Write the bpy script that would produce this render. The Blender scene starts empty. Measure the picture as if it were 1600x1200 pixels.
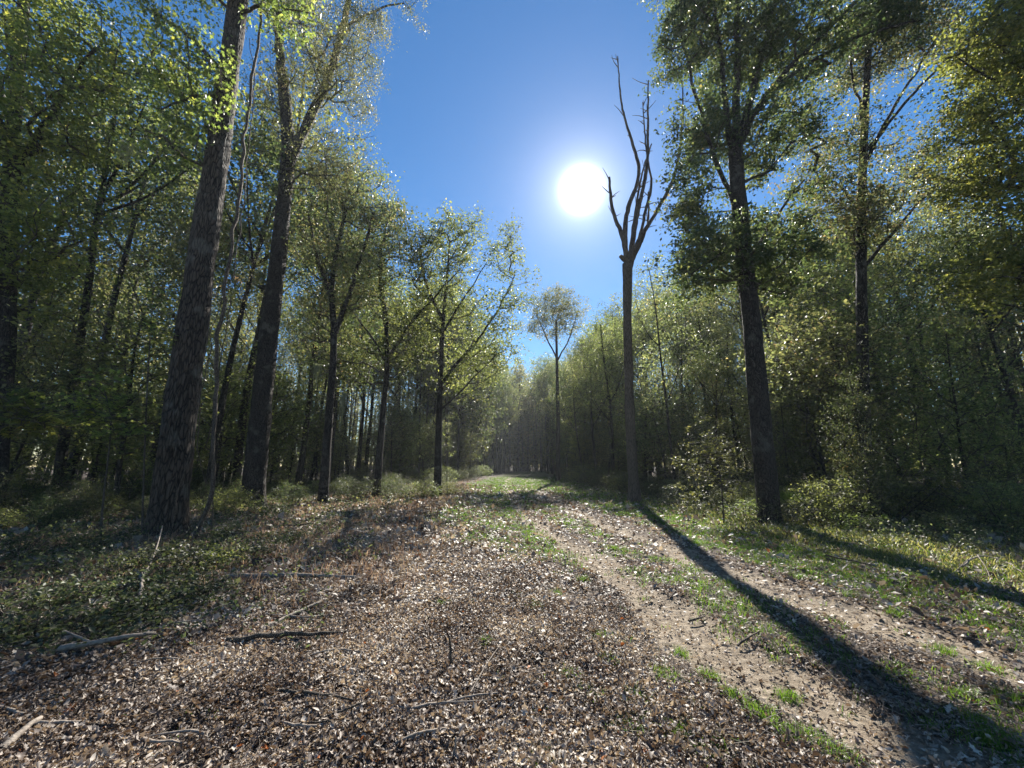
import bpy, math, random
import numpy as np
from math import radians, sin, cos, pi, atan, tan
# ------------------------------------------------------------------ camera, sky, sun
sc = bpy.context.scene
COL = sc.collection
F = 610.0                                   # focal length in photo pixels (1600 wide)
PITCH = atan(128.0 / F)
CH = 1.6
CP, SP = cos(PITCH), sin(PITCH)
cam = bpy.data.cameras.new("camera")
cam.sensor_width = 36.0
cam.lens = F / 1600 * 36
cam.clip_end = 3000
co = bpy.data.objects.new("camera", cam)
co.location = (0, 0, CH)
co.rotation_euler = (pi / 2 + PITCH, 0, 0)
COL.objects.link(co)
sc.camera = co
SUN_AZ, SUN_EL = radians(11.5), radians(37.7)   # azimuth to the right of +Y
sd = (sin(SUN_AZ) * cos(SUN_EL), cos(SUN_AZ) * cos(SUN_EL), sin(SUN_EL))
sc.view_settings.view_transform = 'Standard'
sc.view_settings.look = 'None'
sc.view_settings.exposure = 1.42
sc.view_settings.gamma = 1
w = bpy.data.worlds.new("World")
sc.world = w
w.use_nodes = True
nt = w.node_tree
nt.nodes.clear()
sky = nt.nodes.new('ShaderNodeTexSky')
sky.sky_type = 'NISHITA'
sky.sun_disc = False
sky.sun_elevation = SUN_EL
sky.sun_rotation = SUN_AZ
sky.air_density = 1.0
sky.dust_density = 0.05
sky.ozone_density = 2.2
hs = nt.nodes.new('ShaderNodeHueSaturation')
hs.inputs['Saturation'].default_value = 1.3
bg = nt.nodes.new('ShaderNodeBackground')
bg.inputs[1].default_value = 0.057
nt.links.new(sky.outputs[0], hs.inputs['Color'])
nt.links.new(hs.outputs[0], bg.inputs[0])
# the sun itself with the bright air round it, by direction only
tc = nt.nodes.new('ShaderNodeTexCoord')
dp = nt.nodes.new('ShaderNodeVectorMath'); dp.operation = 'DOT_PRODUCT'
dp.inputs[1].default_value = sd
nt.links.new(tc.outputs['Generated'], dp.inputs[0])
ac = nt.nodes.new('ShaderNodeMath'); ac.operation = 'ARCCOSINE'
nt.links.new(dp.outputs['Value'], ac.inputs[0])
def wmath(op, a, b=None):
    n = nt.nodes.new('ShaderNodeMath'); n.operation = op
    for i, v in enumerate((a, b)):
        if v is None: continue
        if isinstance(v, (int, float)): n.inputs[i].default_value = v
        else: nt.links.new(v, n.inputs[i])
    return n.outputs[0]
disc = wmath('POWER', 2.71828, wmath('MULTIPLY', wmath('POWER', wmath('DIVIDE', ac.outputs[0], radians(1.6)), 2.2), -1.0))
aur = wmath('POWER', 2.71828, wmath('MULTIPLY', ac.outputs[0], -1 / radians(2.6)))
aur2 = wmath('POWER', 2.71828, wmath('MULTIPLY', ac.outputs[0], -1 / radians(8.0)))
tot = wmath('ADD', wmath('ADD', wmath('MULTIPLY', disc, 5.0), wmath('MULTIPLY', aur, 0.55)), wmath('MULTIPLY', aur2, 0.06))
bg2 = nt.nodes.new('ShaderNodeBackground')
bg2.inputs[0].default_value = (1.0, 0.97, 0.92, 1)
nt.links.new(tot, bg2.inputs[1])
ad = nt.nodes.new('ShaderNodeAddShader')
nt.links.new(bg.outputs[0], ad.inputs[0]); nt.links.new(bg2.outputs[0], ad.inputs[1])
wo = nt.nodes.new('ShaderNodeOutputWorld')
nt.links.new(ad.outputs[0], wo.inputs[0])
sl = bpy.data.lights.new("sun", 'SUN')
sl.energy = 5.0
sl.angle = radians(0.5)
sl.color = (1.0, 0.95, 0.86)
so = bpy.data.objects.new("sun", sl)
from mathutils import Vector
so.rotation_euler = Vector(sd).to_track_quat('Z', 'Y').to_euler()
so.location = (10, 40, 60)
COL.objects.link(so)
cy = sc.cycles
cy.max_bounces = 6; cy.diffuse_bounces = 3; cy.glossy_bounces = 2; cy.transmission_bounces = 3; cy.volume_bounces = 0
cy.use_denoising = True
cy.denoising_prefilter = 'ACCURATE'
cy.caustics_reflective = False; cy.caustics_refractive = False
cy.sample_clamp_indirect = 4.0

# ------------------------------------------------------------------ helpers
def ray(px, py):
    x, u = px - 800.0, 600.0 - py
    return x, F * CP - u * SP, F * SP + u * CP
def G(px, py, z=0.0):                        # ground point seen at a photo pixel
    x, f, u = ray(px, py); t = (z - CH) / u
    return (x * t, f * t)
def W(px, py, Y):                            # point at forward distance Y
    x, f, u = ray(px, py); t = Y / f
    return np.array((x * t, Y, CH + u * t))
def proj(x, y, z):
    f = y * CP + (z - CH) * SP; u = -y * SP + (z - CH) * CP
    return 800 + F * x / f, 600 - F * u / f
def hash2(ix, iy, s):
    n = (ix.astype(np.int64) * 374761393 + iy.astype(np.int64) * 668265263 + s * 974634777) & 0x7fffffff
    n = ((n ^ (n >> 13)) * 1274126177) & 0x7fffffff
    return ((n ^ (n >> 16)) & 0xffff) / 65535.0
def vnoise(x, y, s=0):
    x = np.asarray(x, float); y = np.asarray(y, float)
    ix = np.floor(x).astype(int); iy = np.floor(y).astype(int)
    fx = x - ix; fy = y - iy
    fx = fx * fx * (3 - 2 * fx); fy = fy * fy * (3 - 2 * fy)
    a = hash2(ix, iy, s); b = hash2(ix + 1, iy, s); c = hash2(ix, iy + 1, s); d = hash2(ix + 1, iy + 1, s)
    return (a * (1 - fx) + b * fx) * (1 - fy) + (c * (1 - fx) + d * fx) * fy
def fbm(x, y, s=0, o=4):
    r = 0; a = .5
    for i in range(o):
        r = r + a * vnoise(x * 2 ** i, y * 2 ** i, s + i * 7); a *= .5
    return r / (1 - .5 ** o)
RUT_Y = np.array([-20, 0, 2.6, 5.15, 9.4, 16.8, 25, 46, 70, 100, 160])
RUT_X = np.array([4.6, 2.9, 2.2, 1.72, 1.02, 0.1, -.25, -.5, .9, 3.2, 8.5])
yy_ = np.arange(-20, 160, .5)
xx_ = np.interp(yy_, RUT_Y, RUT_X)
k_ = np.ones(9) / 9
xx_ = np.convolve(np.pad(xx_, 4, 'edge'), k_, 'valid')
def rutx(y): return np.interp(y, yy_, xx_)
GAUGE = 1.9
def sm(a, b, x):
    t = np.clip((x - a) / (b - a), 0, 1); return t * t * (3 - 2 * t)
def rut_mask(x, y):
    c = rutx(y) + (fbm(y * .6, y * 0 + 3, 5) - .5) * .25
    n = (fbm(x * 1.7, y * 1.1, 11) - .5) * .75
    d1 = np.abs(x - c); d2 = np.abs(x - c - GAUGE)
    near = sm(14, 5, y) * .1
    br = .45 + .55 * sm(.3, .55, fbm(x * 1.1, y * .7, 13))
    return np.maximum((1 - sm(.1 + near, .42 + near, d1 + n * 1.0)) * np.maximum(br, .6), (1 - sm(.0 + near, .42 + near, d2 + n * 1.0)) * br)
def H(x, y):
    x = np.asarray(x, float); y = np.asarray(y, float)
    h = (fbm(x * .13, y * .13, 1, 3) - .5) * .16 * sm(1.5, 5, np.abs(x - rutx(y) - .95))
    h = h + (fbm(x * 1.1, y * 1.1, 2, 3) - .5) * .09
    h = h - rut_mask(x, y) * .06
    far = sm(60, 130, np.hypot(x, y))
    return h * (1 - far)
def Hs(x, y): return float(H(np.array([x]), np.array([y]))[0])

def mesh_np(name, V, faces, attrs=None, smooth=False):
    """faces: list of int arrays (n,k)"""
    me = bpy.data.meshes.new(name)
    V = np.asarray(V, np.float32)
    me.vertices.add(len(V)); me.vertices.foreach_set('co', V.ravel())
    idx = np.concatenate([f.ravel() for f in faces]).astype(np.int32)
    tot = np.concatenate([np.full(len(f), f.shape[1], np.int32) for f in faces])
    st = np.concatenate([[0], np.cumsum(tot)[:-1]]).astype(np.int32)
    me.loops.add(len(idx)); me.loops.foreach_set('vertex_index', idx)
    me.polygons.add(len(tot)); me.polygons.foreach_set('loop_start', st); me.polygons.foreach_set('loop_total', tot)
    if smooth: me.polygons.foreach_set('use_smooth', np.ones(len(tot), bool))
    me.update(calc_edges=True)
    for k, (dom, arr) in (attrs or {}).items():
        a = me.attributes.new(k, 'FLOAT', dom); a.data.foreach_set('value', np.asarray(arr, np.float32))
    return me
def link(name, me, mat=None, parent=None, loc=None):
    o = bpy.data.objects.new(name, me)
    if mat is not None and me is not None: me.materials.append(mat)
    if loc is not None: o.location = loc
    if parent is not None: o.parent = parent
    COL.objects.link(o)
    return o
def tag(o, label=None, cat=None, group=None, kind=None):
    if label: o['label'] = label
    if cat: o['category'] = cat
    if group: o['group'] = group
    if kind: o['kind'] = kind
    return o
def resample(P, step):
    P = np.asarray(P, float)
    if len(P) > 2:                           # soften the corners
        for _ in range(2):
            Q = [P[0]]
            for a, b in zip(P[:-1], P[1:]): Q += [a * .75 + b * .25, a * .25 + b * .75]
            P = np.array(Q + [P[-1]])
    s = np.concatenate([[0], np.cumsum(np.linalg.norm(np.diff(P[:, :3], axis=0), axis=1))])
    n = max(2, int(math.ceil(s[-1] / step)) + 1)
    t = np.linspace(0, s[-1], n)
    return np.stack([np.interp(t, s, P[:, i]) for i in range(P.shape[1])], 1)
def frames(P):
    T = np.gradient(P, axis=0); T /= np.linalg.norm(T, axis=1)[:, None] + 1e-9
    ref = np.array([0.13, 1, 0.02]); ref = ref / np.linalg.norm(ref)
    if abs(T[:, 1]).mean() > .8: ref = np.array([.1, .05, 1.])
    A = np.cross(T, ref); A /= np.linalg.norm(A, axis=1)[:, None] + 1e-9
    return T, A, np.cross(T, A)
def tube(P, R, sides=10, rough=0., seed=0, flare=0., cap=True):
    P = np.asarray(P, float); R = np.asarray(R, float)
    T, A, B = frames(P)
    n = len(P); th = np.linspace(0, 2 * pi, sides, endpoint=False)
    rr = np.repeat(R[:, None], sides, 1)
    if rough:
        zi = np.arange(n)[:, None] * .35 + th[None] * 0
        rr = rr * (1 + rough * (vnoise(th[None] * 1.9 + zi * 0, zi, seed) - .5) + rough * .6 * (vnoise(th[None] * 6, zi * 3, seed + 3) - .5))
    if flare:
        hz = np.linspace(0, 1, n)[:, None] * np.linalg.norm(P[-1] - P[0])
        rr = rr * (1 + flare * np.exp(-hz / .35) * (1 + .55 * np.cos(th[None] * 4 + seed) ) )
    V = P[:, None] + rr[..., None] * (np.cos(th)[None, :, None] * A[:, None] + np.sin(th)[None, :, None] * B[:, None])
    V = V.reshape(-1, 3)
    i = np.arange(n - 1)[:, None] * sides; j = np.arange(sides)[None]; j2 = (j + 1) % sides
    Fq = np.stack([i + j, i + j2, i + sides + j2, i + sides + j], -1).reshape(-1, 4)
    faces = [Fq]
    if cap:
        c = len(V); V = np.vstack([V, P[-1:] + T[-1:] * R[-1] * .4])
        b = (n - 1) * sides
        faces.append(np.stack([b + np.arange(sides), b + (np.arange(sides) + 1) % sides, np.full(sides, c)], 1))
    return V, faces
def frusta(P0, P1, R0, R1, sides):
    n = len(P0)
    T = P1 - P0; L = np.linalg.norm(T, axis=1)[:, None] + 1e-9; T = T / L
    ref = np.where(np.abs(T[:, 2:3]) > .9, np.array([[1., 0, 0]]), np.array([[0., 0, 1.]]))
    A = np.cross(T, ref); A /= np.linalg.norm(A, axis=1)[:, None] + 1e-9
    B = np.cross(T, A)
    th = np.linspace(0, 2 * pi, sides, endpoint=False)
    ring = np.cos(th)[None, :, None] * A[:, None] + np.sin(th)[None, :, None] * B[:, None]
    P1 = P1 + T * R1[:, None] * .3
    V = np.concatenate([P0[:, None] + ring * R0[:, None, None], P1[:, None] + ring * R1[:, None, None]], 1).reshape(-1, 3)
    b = (np.arange(n) * sides * 2)[:, None]; j = np.arange(sides)[None]; j2 = (j + 1) % sides
    return V, [np.stack([b + j, b + j2, b + sides + j2, b + sides + j], -1).reshape(-1, 4)]
class MB:
    def __init__(s): s.V = []; s.F = []; s.n = 0
    def add(s, VF):
        V, Fs = VF
        s.V.append(V); s.F += [f + s.n for f in Fs]; s.n += len(V)
    def mesh(s, name, smooth=True): 
        by = {}
        for f in s.F: by.setdefault(f.shape[1], []).append(f)
        return mesh_np(name, np.vstack(s.V), [np.vstack(v) for v in by.values()], smooth=smooth)
def orient(N, rng, up=1.0, spread=.8):
    n = rng.normal(size=(N, 3)) * spread; n[:, 2] += up
    n /= np.linalg.norm(n, axis=1)[:, None] + 1e-9
    a = rng.normal(size=(N, 3)); a -= n * (a * n).sum(1)[:, None]; a /= np.linalg.norm(a, axis=1)[:, None] + 1e-9
    return n, a, np.cross(n, a)
def leaf_geo(pos, size, rng, shape='oval', up=.7, spread=.8, droop=None):
    N = len(pos)
    n, a, b = orient(N, rng, up, spread)
    if droop is not None:
        a = a + np.array([0, 0, -droop]); a /= np.linalg.norm(a, axis=1)[:, None]
        n = n - a * (n * a).sum(1)[:, None]; n /= np.linalg.norm(n, axis=1)[:, None] + 1e-9; b = np.cross(n, a)
    if shape == 'oval':
        L = np.array([(0, 0, 0), (.5, .3, .1), (1, 0, -.05), (.45, -.3, .1)])
        fc = [np.array([(0, 1, 2)]), np.array([(0, 2, 3)])]
    elif shape == 'slim':
        L = np.array([(0, 0, 0), (.5, .17, .06), (1, 0, -.08), (.45, -.17, .06)])
        fc = [np.array([(0, 1, 2)]), np.array([(0, 2, 3)])]
    elif shape == 'star':
        pts = [(0, 0, 0)]
        tips = [(-100, .62), (-52, .78), (0, .95), (52, .78), (100, .62)]
        out = []
        for i, (d, r) in enumerate(tips):
            out.append((cos(radians(d)) * r + .18, sin(radians(d)) * r * .8, -.12 * r))
            if i < 4:
                dm = (d + tips[i + 1][0]) / 2
                out.append((cos(radians(dm)) * .36 + .18, sin(radians(dm)) * .3, .05))
        L = np.array(pts + out); L *= .75
        fc = [np.array([(0, i, i + 1) for i in range(1, 9)])]
    elif shape == 'litter':
        L = np.array([(0, 0, 0), (.3, .22, 0), (.72, .2, 0), (1, 0, 0), (.72, -.2, 0), (.3, -.22, 0), (.3, 0, 0), (.72, 0, 0)], float)
        fc = [np.array([(0, 6, 1), (0, 5, 6), (2, 7, 3), (7, 4, 3)]), np.array([(1, 6, 7, 2), (6, 5, 4, 7)])]
    elif shape == 'lobed':
        L = np.array([(0, 0, 0), (.16, .16, 0), (.28, .06, 0), (.42, .3, 0), (.56, .08, 0), (.74, .22, 0), (.82, .06, 0), (1, 0, 0),
                      (.82, -.06, 0), (.74, -.22, 0), (.56, -.08, 0), (.42, -.3, 0), (.28, -.06, 0), (.16, -.16, 0)], float)
        fc = [np.array([(0, 2, 1), (0, 13, 12), (0, 12, 2), (2, 4, 3), (2, 12, 10), (2, 10, 4), (12, 11, 10), (4, 6, 5), (4, 10, 8), (4, 8, 6), (10, 9, 8), (6, 8, 7)])]
    k = len(L)
    Lx = np.repeat(L[None], N, 0)
    if shape in ('litter', 'lobed'):
        curl = rng.normal(0, .6, (N, 1)); cup = rng.normal(.3, .9, (N, 1)); tw = rng.normal(0, 1., (N, 1))
        Lx[:, :, 2] = curl * (L[None, :, 0] - .5) ** 2 * 2 + cup * np.abs(L[None, :, 1]) + tw * L[None, :, 1] * (L[None, :, 0] - .5)
    wdt = rng.uniform(.75, 1.25, (N, 1)); Lx[:, :, 1] *= wdt
    Lx = Lx * size[:, None, None]
    V = pos[:, None] + Lx[..., 0:1] * a[:, None] + Lx[..., 1:2] * b[:, None] + Lx[..., 2:3] * n[:, None]
    base = (np.arange(N) * k)[:, None, None]
    fl = []
    for f in fc: fl.append((base + f[None]).reshape(-1, f.shape[1]))
    return V.reshape(-1, 3), fl, [f.shape[0] for f in fc]
def leaf_mesh(name, pos, size, tone, rng, **kw):
    V, fl, per = leaf_geo(pos, size, rng, **kw)
    t = np.concatenate([np.repeat(tone, p) for p in per])
    return mesh_np(name, V, fl, {'tone': ('FACE', t)})

# ------------------------------------------------------------------ materials
def newmat(name):
    m = bpy.data.materials.new(name); m.use_nodes = True
    t = m.node_tree; t.nodes.clear()
    return m, t
def N_(t, typ, **kw):
    n = t.nodes.new(typ)
    for k, v in kw.items(): setattr(n, k, v)
    return n
def ramp(t, stops, src):
    r = N_(t, 'ShaderNodeValToRGB')
    e = r.color_ramp.elements
    e[0].position, e[0].color = stops[0][0], (*stops[0][1], 1)
    e[1].position, e[1].color = stops[-1][0], (*stops[-1][1], 1)
    for p, c in stops[1:-1]:
        x = e.new(p); x.color = (*c, 1)
    t.links.new(src, r.inputs[0]); return r.outputs[0]
def leaf_mat(name, stops, trans=.4, rough=.44, spec=.42, tcol=(1.02, 1.06, .74), objvar=.12, tgain=2.3):
    m, t = newmat(name)
    a = N_(t, 'ShaderNodeAttribute', attribute_name='tone')
    col = ramp(t, stops, a.outputs['Fac'])
    if objvar:
        oi = N_(t, 'ShaderNodeObjectInfo'); h = N_(t, 'ShaderNodeHueSaturation')
        mr = N_(t, 'ShaderNodeMapRange'); mr.inputs['To Min'].default_value = .5 - objvar * .22; mr.inputs['To Max'].default_value = .5 + objvar * .15
        t.links.new(oi.outputs['Random'], mr.inputs['Value']); t.links.new(mr.outputs[0], h.inputs['Hue'])
        t.links.new(col, h.inputs['Color'])
        mv = N_(t, 'ShaderNodeMapRange'); mv.inputs['To Min'].default_value = 1 - objvar; mv.inputs['To Max'].default_value = 1 + objvar * 2
        t.links.new(oi.outputs['Random'], mv.inputs['Value']); t.links.new(mv.outputs[0], h.inputs['Value'])
        col = h.outputs[0]
    p = N_(t, 'ShaderNodeBsdfPrincipled')
    p.inputs['Roughness'].default_value = rough
    p.inputs['Specular IOR Level'].default_value = spec
    t.links.new(col, p.inputs['Base Color'])
    mm = N_(t, 'ShaderNodeMix', data_type='RGBA', blend_type='MULTIPLY'); mm.inputs[0].default_value = 1
    t.links.new(col, mm.inputs[6]); mm.inputs[7].default_value = (*[c * tgain for c in tcol], 1)
    tr = N_(t, 'ShaderNodeBsdfTranslucent'); t.links.new(mm.outputs[2], tr.inputs[0])
    mx = N_(t, 'ShaderNodeMixShader'); mx.inputs[0].default_value = trans
    t.links.new(p.outputs[0], mx.inputs[1]); t.links.new(tr.outputs[0], mx.inputs[2])
    o = N_(t, 'ShaderNodeOutputMaterial'); t.links.new(mx.outputs[0], o.inputs[0])
    return m
def bark_mat(name, c0, c1, scale=1.0, bump=.8, zs=.25, lichen=0., plain=False):
    m, t = newmat(name)
    tcn = N_(t, 'ShaderNodeTexCoord'); mp = N_(t, 'ShaderNodeMapping')
    mp.inputs['Scale'].default_value = (scale, scale, scale * zs)
    t.links.new(tcn.outputs['Object'], mp.inputs[0])
    nd = N_(t, 'ShaderNodeTexNoise'); nd.inputs['Scale'].default_value = 6; nd.inputs['Detail'].default_value = 3
    t.links.new(mp.outputs[0], nd.inputs['Vector'])
    mixv = N_(t, 'ShaderNodeVectorMath', operation='MULTIPLY_ADD')
    mixv.inputs[1].default_value = (.12, .12, .12)
    t.links.new(nd.outputs['Color'], mixv.inputs[0]); t.links.new(mp.outputs[0], mixv.inputs[2])
    vo = N_(t, 'ShaderNodeTexVoronoi', feature='DISTANCE_TO_EDGE'); vo.inputs['Scale'].default_value = 17
    t.links.new(mixv.outputs[0], vo.inputs['Vector'])
    no = N_(t, 'ShaderNodeTexNoise'); no.inputs['Scale'].default_value = 30; no.inputs['Detail'].default_value = 6
    t.links.new(mp.outputs[0], no.inputs['Vector'])
    r = N_(t, 'ShaderNodeMapRange'); r.inputs['From Max'].default_value = .22; t.links.new(vo.outputs['Distance'], r.inputs['Value'])
    mu = N_(t, 'ShaderNodeMath', operation='MULTIPLY_ADD'); mu.inputs[1].default_value = .45
    t.links.new(no.outputs['Fac'], mu.inputs[0])
    if plain: mu.inputs[1].default_value = 1.3; mu.inputs[2].default_value = -.05
    else: t.links.new(r.outputs[0], mu.inputs[2])
    col = ramp(t, [(.25, c0), (1.15 if False else 1.0, c1)], mu.outputs[0])
    if lichen:
        nl = N_(t, 'ShaderNodeTexNoise'); nl.inputs['Scale'].default_value = 2.2; nl.inputs['Detail'].default_value = 5
        t.links.new(tcn.outputs['Object'], nl.inputs['Vector'])
        rl = ramp(t, [(.56, (0, 0, 0)), (.66, (lichen,) * 3)], nl.outputs['Fac'])
        ml = N_(t, 'ShaderNodeMix', data_type='RGBA'); t.links.new(rl, ml.inputs[0]); t.links.new(col, ml.inputs[6])
        ml.inputs[7].default_value = (.25, .24, .2, 1); col = ml.outputs[2]
    p = N_(t, 'ShaderNodeBsdfPrincipled'); p.inputs['Roughness'].default_value = .85; p.inputs['Specular IOR Level'].default_value = .3
    t.links.new(col, p.inputs['Base Color'])
    b = N_(t, 'ShaderNodeBump'); b.inputs['Strength'].default_value = bump; b.inputs['Distance'].default_value = .04
    t.links.new(mu.outputs[0], b.inputs['Height']); t.links.new(b.outputs[0], p.inputs['Normal'])
    o = N_(t, 'ShaderNodeOutputMaterial'); t.links.new(p.outputs[0], o.inputs[0])
    return m
M = {}
M['oak'] = bark_mat('furrowed_bark', (.009, .007, .0055), (.085, .064, .05), 1.0, 1.0, .2, .3)
M['bark'] = bark_mat('grey_bark', (.011, .009, .0075), (.048, .038, .031), 1.2, .8, .3, .25)
M['thin'] = bark_mat('thin_bark', (.03, .024, .02), (.09, .075, .06), 2.5, .4, .5, .4)
M['dead'] = bark_mat('dead_wood', (.035, .026, .021), (.13, .1, .08), 1.6, .5, .12)
M['vine'] = bark_mat('vine_bark', (.04, .03, .024), (.14, .11, .085), 3, .6, .2)
M['stick'] = bark_mat('weathered_stick', (.1, .08, .065), (.34, .29, .24), 1, .3, 1., 0., True)
M['dark_stick'] = bark_mat('dark_stick', (.03, .022, .018), (.1, .08, .06), 3, .5, .3)
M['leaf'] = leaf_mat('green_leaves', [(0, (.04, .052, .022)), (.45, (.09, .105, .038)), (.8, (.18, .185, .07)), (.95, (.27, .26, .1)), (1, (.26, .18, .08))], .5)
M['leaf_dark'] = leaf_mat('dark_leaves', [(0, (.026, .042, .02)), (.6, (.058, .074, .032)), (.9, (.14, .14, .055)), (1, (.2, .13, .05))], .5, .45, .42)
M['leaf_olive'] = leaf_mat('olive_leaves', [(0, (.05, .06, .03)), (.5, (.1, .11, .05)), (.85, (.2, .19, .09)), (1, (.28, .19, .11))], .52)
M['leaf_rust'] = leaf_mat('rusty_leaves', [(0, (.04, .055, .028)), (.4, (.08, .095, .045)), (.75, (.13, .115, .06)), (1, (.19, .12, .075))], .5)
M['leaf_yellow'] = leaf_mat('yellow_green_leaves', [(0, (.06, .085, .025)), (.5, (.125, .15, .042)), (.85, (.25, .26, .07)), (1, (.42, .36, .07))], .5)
M['shrub'] = leaf_mat('shrub_leaves', [(0, (.022, .033, .016)), (.5, (.048, .06, .028)), (.9, (.11, .12, .055)), (1, (.24, .2, .1))], .38, .5, .35)
M['moss'] = leaf_mat('hanging_moss', [(0, (.2, .21, .16)), (1, (.35, .35, .27))], .5, .9, .1, (1, 1, .8))
M['litter'] = leaf_mat('dry_leaf_litter', [(0, (.045, .032, .026)), (.3, (.14, .105, .085)), (.52, (.27, .225, .19)), (.78, (.45, .395, .34)), (.96, (.56, .51, .43)), (1, (.36, .13, .04))], .25, .5, .25, (1.1, .9, .6), 0, 1.)
M['grass'] = leaf_mat('grass_blades', [(0, (.06, .11, .02)), (.5, (.12, .2, .03)), (.8, (.2, .24, .05)), (.9, (.34, .29, .13)), (1, (.42, .34, .2))], .5, .4, .4, (1.05, 1.2, .5), 0, 1.3)
M['weed'] = leaf_mat('weed_blades', [(0, (.05, .065, .02)), (.35, (.1, .12, .04)), (.6, (.15, .145, .06)), (.8, (.22, .19, .1)), (1, (.36, .31, .2))], .5, .45, .4, (1.05, 1.1, .5), 0)
M['brownweed'] = leaf_mat('dry_weed_stems', [(0, (.08, .055, .045)), (.5, (.17, .125, .1)), (1, (.36, .3, .22))], .35, .5, .4, (1.1, .9, .7), 0)
M['palm'] = leaf_mat('palmetto_fronds', [(0, (.05, .085, .02)), (1, (.14, .19, .045))], .4, .3, .6)
def ground_mat():
    m, t = newmat('forest_floor')
    tcn = N_(t, 'ShaderNodeTexCoord')
    def noise(s, d=6, r=.6, st=(1, 1, 1)):
        mp = N_(t, 'ShaderNodeMapping'); mp.inputs['Scale'].default_value = st
        t.links.new(tcn.outputs['Object'], mp.inputs[0])
        n = N_(t, 'ShaderNodeTexNoise'); n.inputs['Scale'].default_value = s; n.inputs['Detail'].default_value = d; n.inputs['Roughness'].default_value = r
        t.links.new(mp.outputs[0], n.inputs['Vector']); return n
    n1 = noise(38, 8, .7); n2 = noise(3, 5); n3 = noise(11, 6, .65); n4 = noise(120, 3, .6)
    v = N_(t, 'ShaderNodeTexVoronoi'); v.inputs['Scale'].default_value = 26; t.links.new(tcn.outputs['Object'], v.inputs['Vector'])
    vm = N_(t, 'ShaderNodeMath', operation='ADD'); t.links.new(v.outputs['Color'], vm.inputs[0]); t.links.new(n1.outputs['Fac'], vm.inputs[1])
    hf = N_(t, 'ShaderNodeMath', operation='MULTIPLY'); hf.inputs[1].default_value = .5; t.links.new(vm.outputs[0], hf.inputs[0])
    lit = ramp(t, [(.25, (.025, .018, .014)), (.45, (.07, .05, .038)), (.62, (.15, .115, .088)), (.8, (.28, .23, .18))], hf.outputs[0])
    sand = ramp(t, [(.32, (.1, .077, .055)), (.5, (.23, .182, .13)), (.7, (.39, .325, .245))], n3.outputs['Fac'])
    grs = ramp(t, [(.3, (.05, .055, .02)), (.6, (.1, .11, .035)), (.8, (.19, .17, .07))], n1.outputs['Fac'])
    at = N_(t, 'ShaderNodeAttribute', attribute_name='grassy')
    ar = N_(t, 'ShaderNodeAttribute', attribute_name='sandy')
    def edge(a, amt):
        s = N_(t, 'ShaderNodeMath', operation='SUBTRACT'); t.links.new(n3.outputs['Fac'], s.inputs[0]); s.inputs[1].default_value = .5
        k = N_(t, 'ShaderNodeMath', operation='MULTIPLY_ADD'); t.links.new(s.outputs[0], k.inputs[0]); k.inputs[1].default_value = amt; t.links.new(a.outputs['Fac'], k.inputs[2])
        r = N_(t, 'ShaderNodeMapRange', interpolation_type='SMOOTHSTEP'); r.inputs['From Min'].default_value = .3; r.inputs['From Max'].default_value = .7
        t.links.new(k.outputs[0], r.inputs['Value']); return r.outputs[0]
    m1 = N_(t, 'ShaderNodeMix', data_type='RGBA'); t.links.new(edge(at, 1.2), m1.inputs[0]); t.links.new(lit, m1.inputs[6]); t.links.new(grs, m1.inputs[7])
    m2 = N_(t, 'ShaderNodeMix', data_type='RGBA'); es = edge(ar, 1.6); t.links.new(es, m2.inputs[0]); t.links.new(m1.outputs[2], m2.inputs[6]); t.links.new(sand, m2.inputs[7])
    p = N_(t, 'ShaderNodeBsdfPrincipled'); p.inputs['Roughness'].default_value = .9; p.inputs['Specular IOR Level'].default_value = .25
    t.links.new(m2.outputs[2], p.inputs['Base Color'])
    b = N_(t, 'ShaderNodeBump'); b.inputs['Distance'].default_value = .05; b.inputs['Strength'].default_value = .9
    hh = N_(t, 'ShaderNodeMath', operation='MULTIPLY_ADD'); t.links.new(n4.outputs['Fac'], hh.inputs[0]); hh.inputs[1].default_value = .25
    h2 = N_(t, 'ShaderNodeMath', operation='ADD'); t.links.new(hf.outputs[0], h2.inputs[0]); t.links.new(n3.outputs['Fac'], h2.inputs[1]); t.links.new(h2.outputs[0], hh.inputs[2])
    t.links.new(hh.outputs[0], b.inputs['Height']); t.links.new(b.outputs[0], p.inputs['Normal'])
    o = N_(t, 'ShaderNodeOutputMaterial'); t.links.new(p.outputs[0], o.inputs[0])
    return m
M['ground'] = ground_mat()

# ------------------------------------------------------------------ ground masks
def grass_mask(x, y):
    c = x - rutx(y) - GAUGE / 2
    n = fbm(x * .8, y * .55, 21)
    n2 = fbm(x * 2.3, y * 2.3, 23)
    mid = (1 - sm(.3, .75, np.abs(c) + (n - .5) * .8)) * sm(.42, .6, n2 + .1) * .8     # between the ruts
    lx = x - rutx(y)                                                                  # left of the left rut
    green = sm(-4.0, -2.4, lx + (n - .5) * 1.6) * sm(.1, -.35, lx) * sm(5.0, 8.0, y + (n - .5) * 5 + lx * 1.2) * sm(60, 30, y) * (.6 + .4 * sm(.35, .55, n2))
    far = sm(24, 32, y) * (1 - sm(3.2, 5.0, np.abs(c))) * .8
    rt = sm(GAUGE + .5, GAUGE + 1.2, lx + (n - .5) * 1.2) * (1 - sm(6.0, 8.5, lx)) * sm(.3, .5, n2 * .6 + n * .4) * .85
    nr = .6 + .4 * sm(4.5, 8, y)
    return np.clip(np.maximum.reduce([mid * nr, green, far, rt * nr]), 0, 1)
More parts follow.
